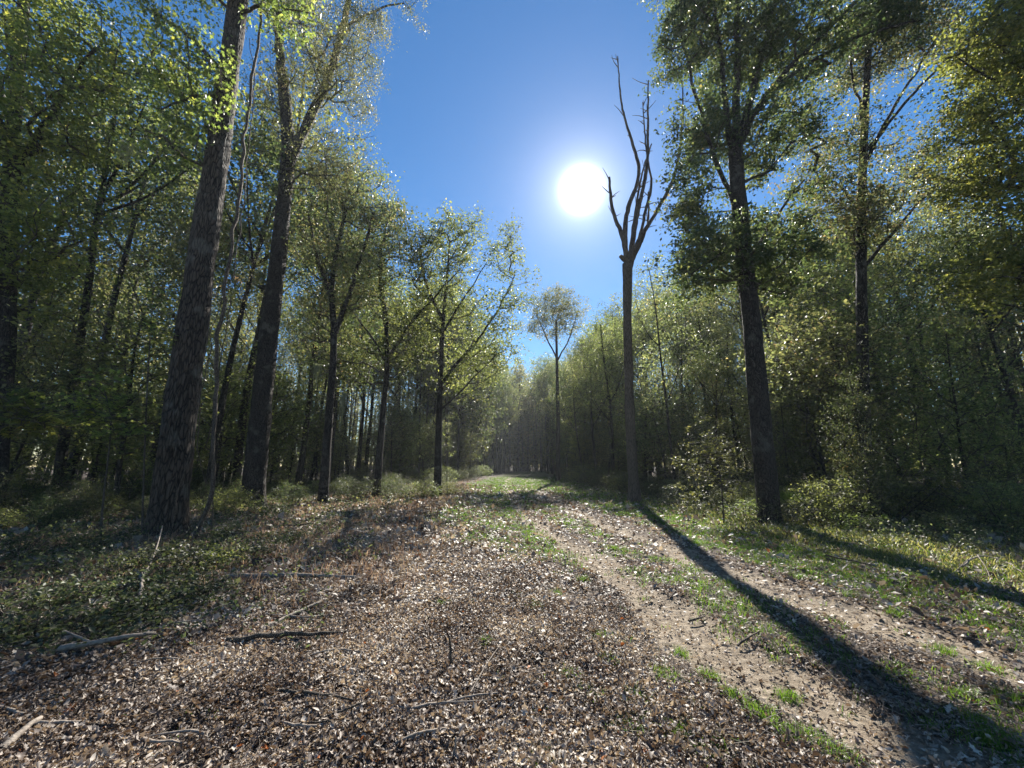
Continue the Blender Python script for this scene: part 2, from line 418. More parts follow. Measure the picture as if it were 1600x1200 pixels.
def build_ground():
    def axis(lo, hi, d0, g):
        a = [0.0]
        while a[-1] < hi: a.append(a[-1] + max(d0, (a[-1] - 6) * g))
        b = [0.0]
        while b[-1] > lo: b.append(b[-1] - max(d0, (-b[-1] - 6) * g))
        return np.array(sorted(set(b[1:] + a)))
    X = axis(-700, 700, .12, .05); Y = axis(-300, 1500, .12, .04)
    gx, gy = np.meshgrid(X, Y, indexing='xy')
    z = H(gx, gy); s = rut_mask(gx, gy) * sm(150, 120, gy) * sm(-300, -6, gy); g = grass_mask(gx, gy) * sm(150, 120, gy)
    V = np.stack([gx, gy, z], -1).reshape(-1, 3); ny, nx = gx.shape
    i = np.arange(ny - 1)[:, None] * nx; j = np.arange(nx - 1)[None]
    Q = np.stack([i + j, i + j + 1, i + j + nx + 1, i + j + nx], -1).reshape(-1, 4)
    cx = V[Q].mean(1); c = cx[:, 0] - rutx(cx[:, 1]) 
    on = (c > -.75) & (c < GAUGE + .75) & (cx[:, 1] < 140) & (cx[:, 1] > -18)
    for nm, q in (('ground', Q[~on]), ('dirt_track', Q[on])):
        u, inv = np.unique(q, return_inverse=True)
        me = mesh_np(nm, V[u], [inv.reshape(-1, 4)], {'sandy': ('POINT', s.ravel()[u]), 'grassy': ('POINT', g.ravel()[u])}, smooth=True)
        link_o = link(nm, me, M['ground'])
        tag(link_o, 'two-rut sandy dirt track running away into the woods' if nm == 'dirt_track' else 'forest floor of brown leaf litter, soil and patchy grass', 'track' if nm == 'dirt_track' else 'ground', kind='structure')
build_ground()

# ------------------------------------------------------------------ trees
class Tree:
    """nodes of a growing skeleton; clumps of leaves are reached by branches from the nearest wood"""
    def __init__(s, seed):
        s.rng = np.random.default_rng(seed); s.P = []; s.par = []; s.fix = []; s.ok = []; s.fixedtubes = []; s.clumps = []
    def line(s, pts, r0, r1, first=None, okfrom=0., sides=12, rough=.12, flare=0., step=.45, attach=False, wob=.0):
        Q = resample(pts, step)
        if wob:
            k = np.arange(len(Q)); f = np.minimum(1, k / 3)[:, None]
            Q[:, 0:1] += (vnoise(k * .45, k * 0, int(s.rng.integers(999)))[:, None] - .5) * wob * f
            Q[:, 1:2] += (vnoise(k * .45, k * 0 + 9, int(s.rng.integers(999)))[:, None] - .5) * wob * f
        R = np.linspace(r0, r1, len(Q)) if r0 > r1 * 1.01 else np.full(len(Q), r0)
        par = -1
        if attach and s.P:
            d = np.linalg.norm(np.array(s.P) - Q[0], axis=1); par = int(np.argmin(d))
        L = 0
        for i, q in enumerate(Q):
            if i: L += np.linalg.norm(Q[i] - Q[i - 1])
            s.P.append(q); s.par.append(par); s.fix.append(True); s.ok.append(L >= okfrom); par = len(s.P) - 1
        s.fixedtubes.append((Q, R, sides, rough, flare))
        return Q
    def grow(s, centers, up=.7):
        C = np.asarray(centers, float)
        P0 = np.array(s.P)
        ok = np.array(s.ok)
        d0 = np.array([np.min(np.linalg.norm(P0[ok] - c, axis=1)) for c in C])
        cap = len(P0) + len(C) * 12
        P = np.zeros((cap, 3)); P[:len(P0)] = P0; okk = np.zeros(cap, bool); okk[:len(P0)] = ok
        n = len(P0)
        for ci in np.argsort(d0):
            c = C[ci]
            D = P[:n] - c; dist = np.linalg.norm(D, axis=1); hor = np.hypot(D[:, 0], D[:, 1])
            cost = dist + 1.5 * np.maximum(0, D[:, 2] + .35 * hor); cost[~okk[:n]] = 1e9
            k = int(np.argmin(cost)); a = P[k]; L = dist[k]
            m = max(1, min(11, int(math.ceil(L / .55))))
            ctrl = a * .55 + c * .45 + np.array([0, 0, -.12 * L * up]) + s.rng.normal(0, .05 * L, 3)
            par = k
            for i in range(1, m + 1):
                t = i / m
                q = (1 - t) ** 2 * a + 2 * t * (1 - t) * ctrl + t * t * c + (s.rng.normal(0, .035, 3) if i < m else 0)
                P[n] = q; okk[n] = True; s.par.append(par); s.fix.append(False); par = n; n += 1
            s.clumps.append(par)
        s.P = list(P[:n]); s.ok = list(okk[:n])
    def branch_mesh(s, tipr=.011, pw=.5, twigs=5, tw_len=.4, cap_r=None):
        n = len(s.P); P = np.array(s.P); cnt = np.zeros(n)
        for c in s.clumps: cnt[c] += 1
        for i in range(n - 1, -1, -1):
            if s.par[i] >= 0: cnt[s.par[i]] += cnt[i]
        r = tipr * np.maximum(cnt, 1) ** pw
        if cap_r: r = np.minimum(r, cap_r)
        idx = np.array([i for i in range(n) if not s.fix[i]], int)
        out = []
        if len(idx):
            pa = np.array(s.par)[idx]
            P0, P1 = P[pa], P[idx]
            fx = np.array(s.fix)[pa]
            R0 = np.where(fx, r[idx] * 1.15, np.minimum(r[pa], r[idx] * 1.5)); R1 = r[idx]
            for lo, hi, sd_ in ((.06, 9, 8), (.02, .06, 5), (0, .02, 3)):
                k = (R1 >= lo) & (R1 < hi)
                if k.any(): out.append(frusta(P0[k], P1[k], R0[k], R1[k], sd_))
        if twigs and s.clumps:
            C = P[np.array(s.clumps)]
            A = np.repeat(C, twigs, 0); d = s.rng.normal(size=A.shape); d[:, 2] = np.abs(d[:, 2]) * .3
            d /= np.linalg.norm(d, axis=1)[:, None]
            out.append(frusta(A, A + d * tw_len * s.rng.uniform(.6, 1.4, (len(A), 1)), np.full(len(A), .007), np.full(len(A), .003), 3))
        return out
    def leaves(s, name, per, size, sig=(.42, .42, .28), shape='oval', tone=None, up=.7, spread=.8, droop=None, keep=None):
        P = np.array(s.P); C = P[np.array(s.clumps)]
        rng = s.rng
        nn = np.maximum(3, rng.poisson(per * rng.uniform(.5, 1.4, len(C))))
        sc_ = rng.uniform(.7, 1.35, len(C))
        c = np.repeat(C, nn, 0); k = np.repeat(sc_, nn)
        # sub-sprays within each clump so that gaps stay open
        ns = 6
        off = rng.normal(size=(len(C), ns, 3)) * np.array(sig)
        pick = rng.integers(0, ns, len(c)); ci = np.repeat(np.arange(len(C)), nn)
        p = c + (off[ci, pick] + rng.normal(size=c.shape) * np.array(sig) * .42) * k[:, None]
        sz = size * rng.uniform(.65, 1.3, len(p))
        tb = np.repeat(rng.uniform(0, 1, len(C)), nn) if tone is None else tone(p)
        t = np.clip(tb * .45 + rng.uniform(0, 1, len(p)) * .55, 0, .999)
        return leaf_mesh(name, p, sz, t, rng, shape=shape, up=up, spread=spread, droop=droop)
def ell_points(rng, ells, n, shell=.45, flat=True):
    vol = np.array([e[1][0] * e[1][1] * e[1][2] for e in ells]) ** .8; vol /= vol.sum()
    k = rng.choice(len(ells), n, p=vol); out = []
    for i in k:
        c, r = ells[i]
        v = rng.normal(size=3); v /= np.linalg.norm(v); out.append(np.array(c) + v * np.array(r) * rng.uniform(0, 1) ** shell)
    return np.array(out)
def spaced(P, dmin):
    keep = []
    for p in P:
        if not keep or np.min(np.linalg.norm(np.array(keep) - p, axis=1)) > dmin: keep.append(p)
    return np.array(keep)
def finish(t, name, base, label, cat, group, bark, leafm, leafmesh, kind_parts=True, tipr=.011, twigs=5, cap_r=None, dead=False):
    """root empty at base > trunk, limb..., branches, crown"""
    root = bpy.data.objects.new(name, None); root.location = base; root.empty_display_size = .2; COL.objects.link(root)
    tag(root, label, cat, group)
    B = np.array(base)
    for i, (Q, R, sd_, rough, fl) in enumerate(t.fixedtubes):
        mb = MB(); mb.add(tube(Q - B, R, sd_, rough, i * 13 + 5, fl))
        if i == 0: first = mb
        link('trunk' if i == 0 else 'limb', mb.mesh('trunk' if i == 0 else 'limb'), bark, root)
    bm_ = t.branch_mesh(tipr=tipr, twigs=twigs, cap_r=cap_r)
    if bm_:
        mb = MB()
        for V, Fs in bm_: mb.add((V - B, Fs))
        link('branchwork', mb.mesh('branchwork', smooth=True), M['thin'], root)
    if leafmesh is not None:
        co_ = np.empty(len(leafmesh.vertices) * 3, np.float32); leafmesh.vertices.foreach_get('co', co_)
        co_ = co_.reshape(-1, 3) - B.astype(np.float32); leafmesh.vertices.foreach_set('co', co_.ravel()); leafmesh.update()
        link('crown', leafmesh, leafm, root)
    return root
def base_at(x, y): return (x, y, Hs(x, y) - .05)
def PW(lst, Y, dz=None):
    """pixel polyline (px, py[, dY]) at forward distance Y"""
    return np.array([W(p[0], p[1], Y + (p[2] if len(p) > 2 else 0)) for p in lst])
def EL(px, py, rx, ry, Y, rd=None):
    c = W(px, py, Y); k = Y / (F * CP); rx_ = rx * k; rz = ry * k
    return (c, (rx_, rd if rd else (rx_ + rz) / 2, rz))

# ---- the standing trees one can single out
def hero(name, label, Y, trunk, r0, r1, limbs=(), ells=(), nclump=100, per=180, lsize=.09, lm='leaf', bark='bark', seed=1, okfrom=4, flare=.35,
         sides=20, dmin=.5, sig=(.42, .42, .28), shape='oval', twigs=5, cat='tree', group=None, wob=.0, droop=None, shell=.5, tipr=.011, up=.7, spread=.8, cap_r=None):
    t = Tree(seed)
    T = PW(trunk, Y)
    z0 = Hs(T[0][0], T[0][1]) - .08; T[0][2] = z0
    t.line(T, r0, r1, okfrom=okfrom, sides=sides, rough=.16, flare=flare, step=.3, wob=wob)
    for L in limbs:
        pts, a, b = L[:3]
        t.line(PW(pts, Y), a, b, okfrom=.8, sides=10, rough=.15, step=.3, attach=True, wob=.12)
    lf = None
    if len(ells):
        E = [EL(*e) for e in ells]
        C = spaced(ell_points(t.rng, E, nclump * 2, shell), dmin)[:nclump]
        if flare: C = np.vstack([C] + [Q[-1] + t.rng.normal(0, .4, (4, 3)) * (Y / 14) for Q, R_, *_ in t.fixedtubes if R_[-1] < .13])
        C = C[C[:, 2] > .5]
        t.grow(C)
        lf = t.leaves('crown', per, lsize, sig, shape, up=up, spread=spread, droop=droop)
    return finish(t, name, tuple(T[0]), label, cat, group, M[bark], M[lm], lf, twigs=twigs, tipr=tipr, cap_r=cap_r)

hero('oak_tree', 'massive leaning tree with deeply furrowed bark, nearest trunk at left', 9.4,
     [(258, 845), (285, 620), (312, 430), (345, 200), (378, -40), (395, -220)], .35, .2,
     limbs=[([(345, 110), (300, 60, -.5), (240, 20, -1.2)], .07, .03), ([(365, 20), (420, 10, -.6), (470, -20, -1.)], .06, .03),
            ([(338, 150), (290, 150, -.4), (250, 170, -.8)], .045, .02)],
     ells=[(285, 70, 75, 75, 8.6, 1.0), (300, 130, 60, 60, 8.8, 1.), (440, 15, 55, 35, 8.6, .8), (330, -60, 170, 60, 8.8, 1.5), (300, 190, 55, 70, 8.9, .8), (250, 215, 60, 35, 8.6, .8)],
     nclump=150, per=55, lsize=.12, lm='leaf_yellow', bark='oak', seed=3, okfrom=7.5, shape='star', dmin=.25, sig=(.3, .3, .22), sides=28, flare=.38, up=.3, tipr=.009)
hero('gum_tree', 'tall tree forking into two high limbs, trunk right of the massive leaning trunk', 15.5,
     [(393, 798), (408, 640), (425, 480), (440, 350), (452, 240), (445, 150)], .4, .25,
     limbs=[([(446, 175), (438, 100), (432, 20), (425, -100)], .24, .12), ([(453, 250), (480, 195, .3), (512, 130, .5), (535, 50, .6), (550, -30, .7), (560, -110, .8)], .24, .1),
            ([(535, 45, .6), (580, 15, .4), (632, 6, .2)], .07, .03), ([(425, 452), (405, 448, -.3)], .12, .09)],
     ells=[(545, 110, 50, 100, 15.5, 1.8), (480, 90, 60, 110, 15.2, 1.8), (500, 260, 60, 60, 15.5, 1.6), (560, 40, 45, 60, 15.5, 1.5), (430, -60, 120, 80, 15.5, 3), (420, 160, 40, 70, 15.5, 1.5)],
     nclump=330, per=170, lsize=.105, lm='leaf_olive', bark='bark', seed=5, okfrom=9, sig=(.34, .34, .42), shape='slim', droop=.6, dmin=.45)
hero('broadleaf_tree', 'dark trunk at the left picture edge under a bright yellow-green crown', 11.5,
     [(0, 760), (8, 560), (14, 300), (30, 80), (45, -80)], .26, .14,
     limbs=[([(14, 300), (70, 200, -.6), (130, 90, -1.2)], .1, .05), ([(20, 200), (-20, 60, .2)], .1, .05)],
     ells=[(60, 60, 130, 100, 10.5, 2.4), (120, 160, 90, 90, 10.5, 2), (0, 220, 110, 130, 11, 2.4), (70, 330, 90, 90, 11, 1.8), (0, 420, 100, 100, 11.5, 2), (160, 60, 60, 60, 10, 1.4)],
     nclump=330, per=95, lsize=.125, lm='leaf_yellow', bark='bark', seed=8, okfrom=4.5, dmin=.42)
hero('slender_tree', 'slim tree with airy rounded crown standing alone at the track end', 45,
     [(872, 747), (872, 650), (870, 560), (869, 500)], .27, .12, 
     limbs=[([(870, 560), (850, 520), (838, 490)], .1, .05), ([(870, 565), (890, 530), (902, 490)], .1, .05)],
     ells=[(868, 492, 42, 42, 45, 3.0), (845, 505, 20, 22, 45, 2), (893, 495, 20, 25, 45, 2), (865, 470, 28, 22, 45, 2)], nclump=120, per=130, lsize=.17, lm='leaf_olive', seed=11, okfrom=10, sig=(.6, .6, .45), dmin=.8, flare=.1)
hero('broadleaf_tree', 'straight dark trunk with leafy notched crown at left edge of the sky gap', 21,
     [(684, 748), (687, 620), (692, 500), (700, 420), (702, 385)], .21, .05,
     limbs=[([(690, 600), (720, 560, .5), (765, 510, 1), (805, 430, 1.5)], .1, .03), ([(692, 520), (735, 450, -.3), (760, 410, -.5)], .075, .02), ([(692, 500), (660, 430), (655, 380)], .11, .05), ([(690,640),(730,600),(770,560)],.06,.02)],
     ells=[(700, 390, 45, 60, 21.00, 1.68), (730, 380, 28, 55, 21.00, 1.40), (675, 375, 22, 40, 21.00, 1.26), (795, 400, 28, 38, 22.05, 1.40), (800, 460, 32, 32, 22.05, 1.40), (690, 470, 55, 50, 21.00, 1.82), (760, 490, 50, 40, 21.00, 1.40), (670, 440, 30, 50, 21.00, 1.40), (645, 500, 50, 70, 21.5, 2.2), (730, 570, 45, 50, 21.8, 1.8), (700, 340, 22, 25, 21, 1), (740, 345, 18, 24, 21, 1), (800, 370, 16, 26, 22, 1), (780, 540, 40, 40, 22, 1.6)],
     nclump=340, per=62, lsize=0.138, lm='leaf', seed=14, okfrom=4.9, sig=(0.35, 0.35, 0.27), dmin=0.43)
hero('broadleaf_tree', 'forked dark tree with spreading limbs left of the notched crown tree', 20,
     [(590, 745), (597, 660), (606, 570), (603, 500)], .19, .1,
     limbs=[([(606, 570), (570, 510, -.5), (535, 470, -1)], .075, .02), ([(606, 560), (645, 500, .3), (690, 452, .6), (720, 420, .8)], .09, .03), ([(603, 505), (590, 420), (605, 350)], .15, .05)],
     ells=[(610, 390, 45, 75, 20.00, 1.86), (580, 420, 40, 60, 20.00, 1.71), (645, 400, 28, 50, 20.00, 1.43), (610, 345, 22, 28, 20.00, 1.29), (550, 460, 35, 40, 20.00, 1.43), (550, 560, 45, 55, 20.5, 1.8), (640, 540, 45, 55, 20.5, 1.8), (615, 330, 25, 30, 20, 1.2), (575, 350, 25, 35, 20, 1.2)],
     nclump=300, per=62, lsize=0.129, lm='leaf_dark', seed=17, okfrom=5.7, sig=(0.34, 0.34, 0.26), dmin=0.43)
hero('broadleaf_tree', 'tree with brownish topped crown rising beside the forked limbs tree', 17,
     [(508, 748), (515, 640), (524, 520), (515, 440), (540, 330)], .2, .08,
     limbs=[([(518, 470), (495, 400), (480, 330)], .1, .04), ([(524, 520), (560, 420), (585, 330)], .12, .05)],
     ells=[(545, 300, 50, 65, 17.00, 1.85), (575, 290, 28, 45, 17.00, 1.31), (520, 400, 55, 70, 17.00, 1.70), (590, 350, 30, 40, 17.00, 1.24), (540, 255, 25, 25, 17.00, 1.08), (490, 500, 50, 60, 17.5, 1.6), (560, 440, 45, 60, 17.5, 1.6), (560, 230, 22, 30, 17, 1), (470, 380, 40, 60, 17.5, 1.4)],
     nclump=300, per=62, lsize=0.105, lm='leaf_rust', seed=19, okfrom=5.4, dmin=0.39)
hero('water_oak', 'largest tree right of the track, its straight trunk splitting into many upright stems', 11.6,
     [(1203, 815), (1190, 680), (1176, 520), (1160, 380), (1150, 260), (1148, 200)], .29, .22,
     limbs=[([(1150, 290), (1138, 200), (1128, 90), (1112, -40)], .12, .05), ([(1149, 220), (1150, 120), (1150, 20), (1165, -80)], .14, .07), ([(1150, 240), (1175, 150), (1195, 60), (1225, -50)], .15, .06),
            ([(1152, 230), (1185, 160), (1250, 90), (1330, 10), (1370, -30)], .13, .05), ([(1185, 165), (1240, 110), (1330, 60), (1440, 30)], .07, .03), ([(1150, 330), (1110, 230), (1075, 100), (1060, 20)], .08, .03),
            ([(1160, 380), (1120, 400, -.5), (1080, 430, -1)], .05, .02), ([(1165, 420), (1215, 330, .3), (1260, 280, .5)], .06, .03)],
     ells=[(1080, 60, 60, 90, 11.8, 1.85), (1150, 60, 95, 110, 11.8, 2.2), (1250, 60, 95, 80, 12.0, 2), (1100, 200, 55, 90, 12.0, 1.85), (1190, 220, 75, 80, 12.0, 2.0), (1110, 400, 75, 60, 11.8, 1.75), (1200, 400, 80, 70, 12.0, 1.85), (1080, 320, 40, 70, 12.0, 1.3), (1150,-120,200,100,12.0,3.2), (1380,20,70,50,12.0,1.4)],
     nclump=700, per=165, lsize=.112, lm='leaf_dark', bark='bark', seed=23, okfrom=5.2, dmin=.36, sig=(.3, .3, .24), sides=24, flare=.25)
hero('gum_tree', 'tall dark trunk with rusty thinning top, right of the largest tree', 13.5,
     [(1352, 790), (1349, 640), (1346, 480), (1346, 300), (1352, 160), (1360, 20), (1365, -60)], .2, .09,
     limbs=[([(1346, 270), (1375, 200), (1420, 130), (1470, 50)], .08, .03), ([(1350, 240), (1390, 190), (1440, 130), (1520, 60)], .07, .03), ([(1350, 200), (1335, 120), (1322, 60)], .06, .03),
            ([(1347, 420), (1390, 370), (1450, 300), (1490, 270)], .07, .03), ([(1347, 330), (1300, 280), (1260, 265)], .05, .02)],
     ells=[(1365, 60, 70, 70, 13.5, 2), (1440, 60, 60, 50, 13.5, 1.6), (1330, 210, 40, 40, 13.5, 1.2), (1430, 240, 50, 30, 13.5, 1.3), (1290, 290, 50, 45, 13.5, 1.4), (1450, 290, 40, 30, 13.5, 1.3), (1340, 340, 70, 50, 13.5, 1.6), (1250, 200, 30, 50, 13.5, 1.)],
     nclump=360, per=130, lsize=.11, lm='leaf_rust', bark='bark', seed=29, okfrom=6, dmin=.42, flare=.2)
hero('maple_tree', 'sunlit yellow-green tree filling the right picture edge', 9.5,
     [(1680, 830), (1665, 560), (1650, 300), (1640, 60), (1630, -80)], .2, .1,
     limbs=[([(1655, 380), (1590, 260), (1530, 160)], .08, .03), ([(1650, 280), (1600, 120), (1560, 20)], .08, .03), ([(1660, 480), (1610, 420), (1560, 390)], .06, .03), ([(1650,200),(1560,130),(1500,90)],.05,.02)],
     ells=[(1575, 250, 65, 110, 9.5, 1.5), (1590, 120, 60, 80, 9.5, 1.4), (1580, 400, 60, 100, 9.5, 1.4), (1545, 60, 50, 60, 9.5, 1.3), (1600, 30, 70, 70, 9.5, 1.6), (1530, 190, 35, 40, 9.5, 1)],
     nclump=340, per=130, lsize=.1, lm='leaf_yellow', seed=31, okfrom=3.5, dmin=.34, sig=(.3, .3, .22))
# dead tree
def dead_tree():
    Y = 18.2
    T = PW([(992, 790), (986, 690, -.2), (981, 560, -.5), (980, 470, -.7), (981, 412, -.9)], Y); T[0][2] = Hs(T[0][0], T[0][1]) - .08
    base = T[0].copy()
    root = bpy.data.objects.new('dead_tree', None); root.location = base; COL.objects.link(root)
    tag(root, 'bare dead tree with broken upright limbs beside the track, casting a long shadow', 'dead tree')
    Q = resample(T, .3); mb = MB(); mb.add(tube(Q - base, np.interp(np.linspace(0, 1, len(Q)), [0, .1, .8, 1], [.31, .22, .19, .24]), 20, .18, 5, .2)); 
    link('trunk', mb.mesh('trunk'), M['dead'], root)
    Y = Y - .9
    mb = MB(); mb.add(tube(np.array([W(981, 408, Y), W(973, 404, Y - .1), W(969, 400, Y - .2)]) - base, [.17, .12, .09], 10, .3, 2)); link('branch_stub', mb.mesh('branch_stub'), M['dead'], root)
    Ls = [([(981, 420), (974, 370), (958, 335), (953, 300), (952, 277)], .16, .07), 
          ([(980, 420), (975, 350), (984, 315, .2), (997, 285, .2), (999, 255), (985, 215), (970, 165), (965, 88)], .17, .03),
          ([(983, 420), (993, 345, .2), (1004, 300, .3), (1013, 250, .3), (1012, 200, .3), (1013, 126, .2)], .16, .045),
          ([(984, 420), (992, 385, -.2), (1018, 345, -.3), (1040, 305, -.4), (1056, 275, -.4), (1068, 190, -.3), (1066, 120)], .15, .03),
          ([(983, 410), (1001, 370), (1008, 330), (1020, 290), (1010, 240, .2), (1004, 160, .3)], .11, .03),
          ([(982, 410), (990, 350, .4), (996, 310, .5), (1003, 270, .6), (1018, 225, .7)], .1, .04),
          ([(985, 415), (1004, 375, .3), (1014, 345, .4), (1013, 300, .5)], .1, .05)]
    rng = np.random.default_rng(4)
    for k, (p, a, b) in enumerate(Ls):
        q = resample(PW(p, Y), .25); q[1:-1] += rng.normal(0, .009, (len(q) - 2, 3))
        mb = MB(); mb.add(tube(q - base, np.linspace(a, b, len(q)) * .8, 10, .25, k * 3))
        for j in range(9 + k % 3):          # snapped side twigs
            i = int(rng.integers(len(q) // 3, len(q) - 1)); d = rng.normal(size=3); d[2] = abs(d[2]) + .5; d /= np.linalg.norm(d); l = rng.uniform(.2, 1.2)
            tw = np.array([q[i], q[i] + d * l * .5, q[i] + d * l + rng.normal(0, .1, 3)]) - base
            mb.add(tube(resample(tw, .2), np.linspace(.03, .008, len(resample(tw, .2))), 5))
        link('limb', mb.mesh('limb'), M['dead'], root)
dead_tree()

# ---- prototypes of the other trees, bushes
def proto(kind, seed, h, r0, ells, nclump, per, lsize, lm, okfrom, lean=0., name='tree', limbs=0, dmin=.5, sig=(.45, .45, .32), tipr=.011, twigs=4, shape='oval', stems=1, sides=10):
    t = Tree(seed); rng = t.rng
    for s in range(stems):
        dx, dy = (rng.normal(0, .25, 2) if stems > 1 else (0, 0))
        k = np.linspace(0, 1, 6)
        top = h * (.93 if stems == 1 else rng.uniform(.6, .95))
        P = np.stack([dx + lean * k ** 1.5 + np.concatenate([[0], np.cumsum(rng.normal(0, .012 * h, 5))]) * .6 + (dx * 3 * k if stems > 1 else 0), dy + np.concatenate([[0], np.cumsum(rng.normal(0, .012 * h, 5))]) * .6 + (dy * 3 * k if stems > 1 else 0), k * top - .1 * (k == 0)], 1)
        t.line(P, r0, r0 * .3, okfrom=okfrom, sides=sides, rough=.15, flare=.25 if stems == 1 else 0, step=.5)
    for i in range(limbs):
        z = rng.uniform(okfrom, h * .65); th = rng.uniform(0, 2 * pi); j = int(np.argmin(np.abs(np.array(t.P)[:, 2] - z))); a = np.array(t.P)[j]
        L = rng.uniform(.12, .22) * h
        d = np.array([cos(th), sin(th), 0])
        t.line(np.array([a, a + d * L * .35 + [0, 0, L * .4], a + d * L * .7 + [0, 0, L * 1.1]]), r0 * .38, r0 * .12, okfrom=.6, sides=7, attach=True)
    E = [((c[0] * h, c[1] * h, c[2] * h), (r[0] * h, r[0] * h, r[1] * h)) for c, r in ells]
    C = spaced(ell_points(rng, E, nclump * 2, .5), dmin)[:nclump]
    ends = [Q[-1] for Q, *_ in t.fixedtubes]
    if stems == 1: C = np.vstack([C] + [e + rng.normal(0, .55, (6, 3)) + [0, 0, .25] for e in ends])
    C = C[C[:, 2] > .25]
    t.grow(C)
    lf = t.leaves('crown', per, lsize, sig, shape)
    wood = MB()
    for i, (Q, R, s_, ro, fl) in enumerate(t.fixedtubes): wood.add(tube(Q, R, s_, ro, i * 7, fl))
    br = MB()
    for x in t.branch_mesh(tipr=tipr, twigs=twigs): br.add(x)
    tm = wood.mesh('trunk'); tm.materials.append(M['bark']); bm_ = br.mesh('branchwork'); bm_.materials.append(M['thin']); lf.materials.append(M[lm])
    return dict(trunk=tm, branchwork=bm_, crown=lf, h=h, name=name, kind=kind)
PR = {}
PR['tall'] = [proto('tall', 101, 18, .2, [((0, 0, .72), (.15, .27)), ((.06, .03, .6), (.13, .18)), ((-.05, .04, .85), (.09, .13))], 190, 50, .165, 'leaf', 6, .6, 'broadleaf_tree', 4, .55),
              proto('tall', 102, 18, .22, [((0, 0, .7), (.17, .28)), ((-.08, 0, .55), (.12, .15))], 190, 50, .165, 'leaf_olive', 5, -.7, 'broadleaf_tree', 5, .55),
              proto('tall', 103, 19, .19, [((0, 0, .75), (.14, .23)), ((.05, -.06, .5), (.1, .2))], 180, 50, .165, 'leaf_dark', 5, .3, 'broadleaf_tree', 3, .55)]
PR['open'] = [proto('open', 111, 18, .15, [((0, 0, .8), (.13, .18)), ((.04, 0, .66), (.1, .1))], 100, 55, .16, 'leaf_dark', 10, 1.2, 'slender_tree', 5, .75),
              proto('open', 112, 17, .13, [((0, 0, .78), (.12, .2))], 100, 55, .16, 'leaf', 9, -1.5, 'slender_tree', 4, .75),
              proto('open', 113, 19, .12, [((0, 0, .82), (.1, .16)), ((.03, 0, .55), (.05, .12))], 90, 50, .16, 'leaf_olive', 6, .8, 'slender_tree', 3, .7)]
PR['full'] = [proto('full', 121, 14, .17, [((0, 0, .55), (.2, .42)), ((0, 0, .3), (.19, .24))], 220, 45, .15, 'leaf_dark', 1.5, .3, 'leafy_tree', 5, .5),
              proto('full', 122, 13, .14, [((0, 0, .55), (.21, .42)), ((.05, 0, .3), (.18, .25))], 220, 45, .15, 'leaf', 1.2, -.4, 'leafy_tree', 4, .5)]
PR['young'] = [proto('young', 131, 6.5, .055, [((0, 0, .6), (.24, .38)), ((.05, 0, .3), (.18, .2))], 100, 42, .11, 'leaf', .8, .5, 'young_tree', 2, .35, (.3, .3, .22), .008),
               proto('young', 132, 6, .05, [((0, 0, .62), (.26, .36))], 80, 42, .11, 'leaf_olive', 1.2, -.5, 'young_tree', 2, .4, (.32, .32, .2), .008),
               proto('young', 133, 7, .06, [((0, 0, .6), (.2, .4))], 90, 42, .11, 'leaf', .9, .1, 'young_tree', 1, .38, (.3, .3, .24), .008)]
PR['shrub'] = [proto('shrub', 141, 2.2, .02, [((0, 0, .5), (.5, .5))], 75, 60, .06, 'shrub', .15, 0, 'shrub', 0, .22, (.2, .2, .15), .005, 3, stems=6, sides=5),
               proto('shrub', 142, 1.6, .018, [((0, 0, .5), (.65, .5))], 70, 60, .065, 'leaf', .1, 0, 'shrub', 0, .2, (.18, .18, .14), .005, 3, stems=7, sides=5),
               proto('shrub', 143, 2.8, .025, [((0, 0, .5), (.42, .5))], 85, 65, .07, 'leaf_dark', .2, 0, 'shrub', 0, .26, (.24, .24, .2), .005, 3, stems=5, sides=5)]
def place(p, x, y, h, rz, label, cat, group, tilt=0., wide=1.0):
    root = bpy.data.objects.new(p['name'], None); root.location = base_at(x, y); root.rotation_euler = (tilt, tilt * .5, rz)
    s = h / p['h']; root.scale = (s * wide, s * wide, s); COL.objects.link(root); tag(root, label, cat, group)
    for k in ('trunk', 'branchwork', 'crown'):
        o = bpy.data.objects.new(k, p[k]); o.parent = root; COL.objects.link(o)
    return root
R = random.Random(12)
def lb(y): return float(np.interp(y, [0, 10, 20, 30, 45, 70, 100, 130], [-12, -11.5, -12.5, -11.0, -7.2, -5.0, -1, 4]))
def rb(y): return float(np.interp(y, [0, 10, 16, 22, 30, 45, 70, 100, 130], [9.5, 9.8, 9.2, 8.4, 7.8, 8, 7.6, 7.0, 4.5]))
SKX = [0, 480, 560, 600, 650, 740, 800, 830, 850, 885, 915, 940, 1000, 1035, 1060, 1600]
SKY = [-300, -100, 200, 300, 335, 335, 390, 460, 560, 570, 530, 490, 440, 380, 240, 180]
def fit_h(x, y, h, rad):
    for _ in range(30):
        ok = True
        for dx in (-rad, 0, rad):
            px, py = proj(x + dx, y, h * .97)
            if py < np.interp(px, SKX, SKY) + R.uniform(-8, 14) * (1 if dx == 0 else 0) - (0 if dx == 0 else 40): ok = False
        if ok: return h
        h *= .95
    return h
used = [(-7.9, 9.4), (-9.9, 15.5), (7.1, 11.6), (5.45, 18.2), (-13.7, 11.5), (11.9, 13.5), (5.3, 45), (-4, 21), (-6.9, 20), (-8.2, 17)]
def free(x, y, d): return all((x - a) ** 2 + (y - b) ** 2 > d * d for a, b in used)
def side_words(x, y): return 'left' if x < 0 else 'right'
cnt = 0
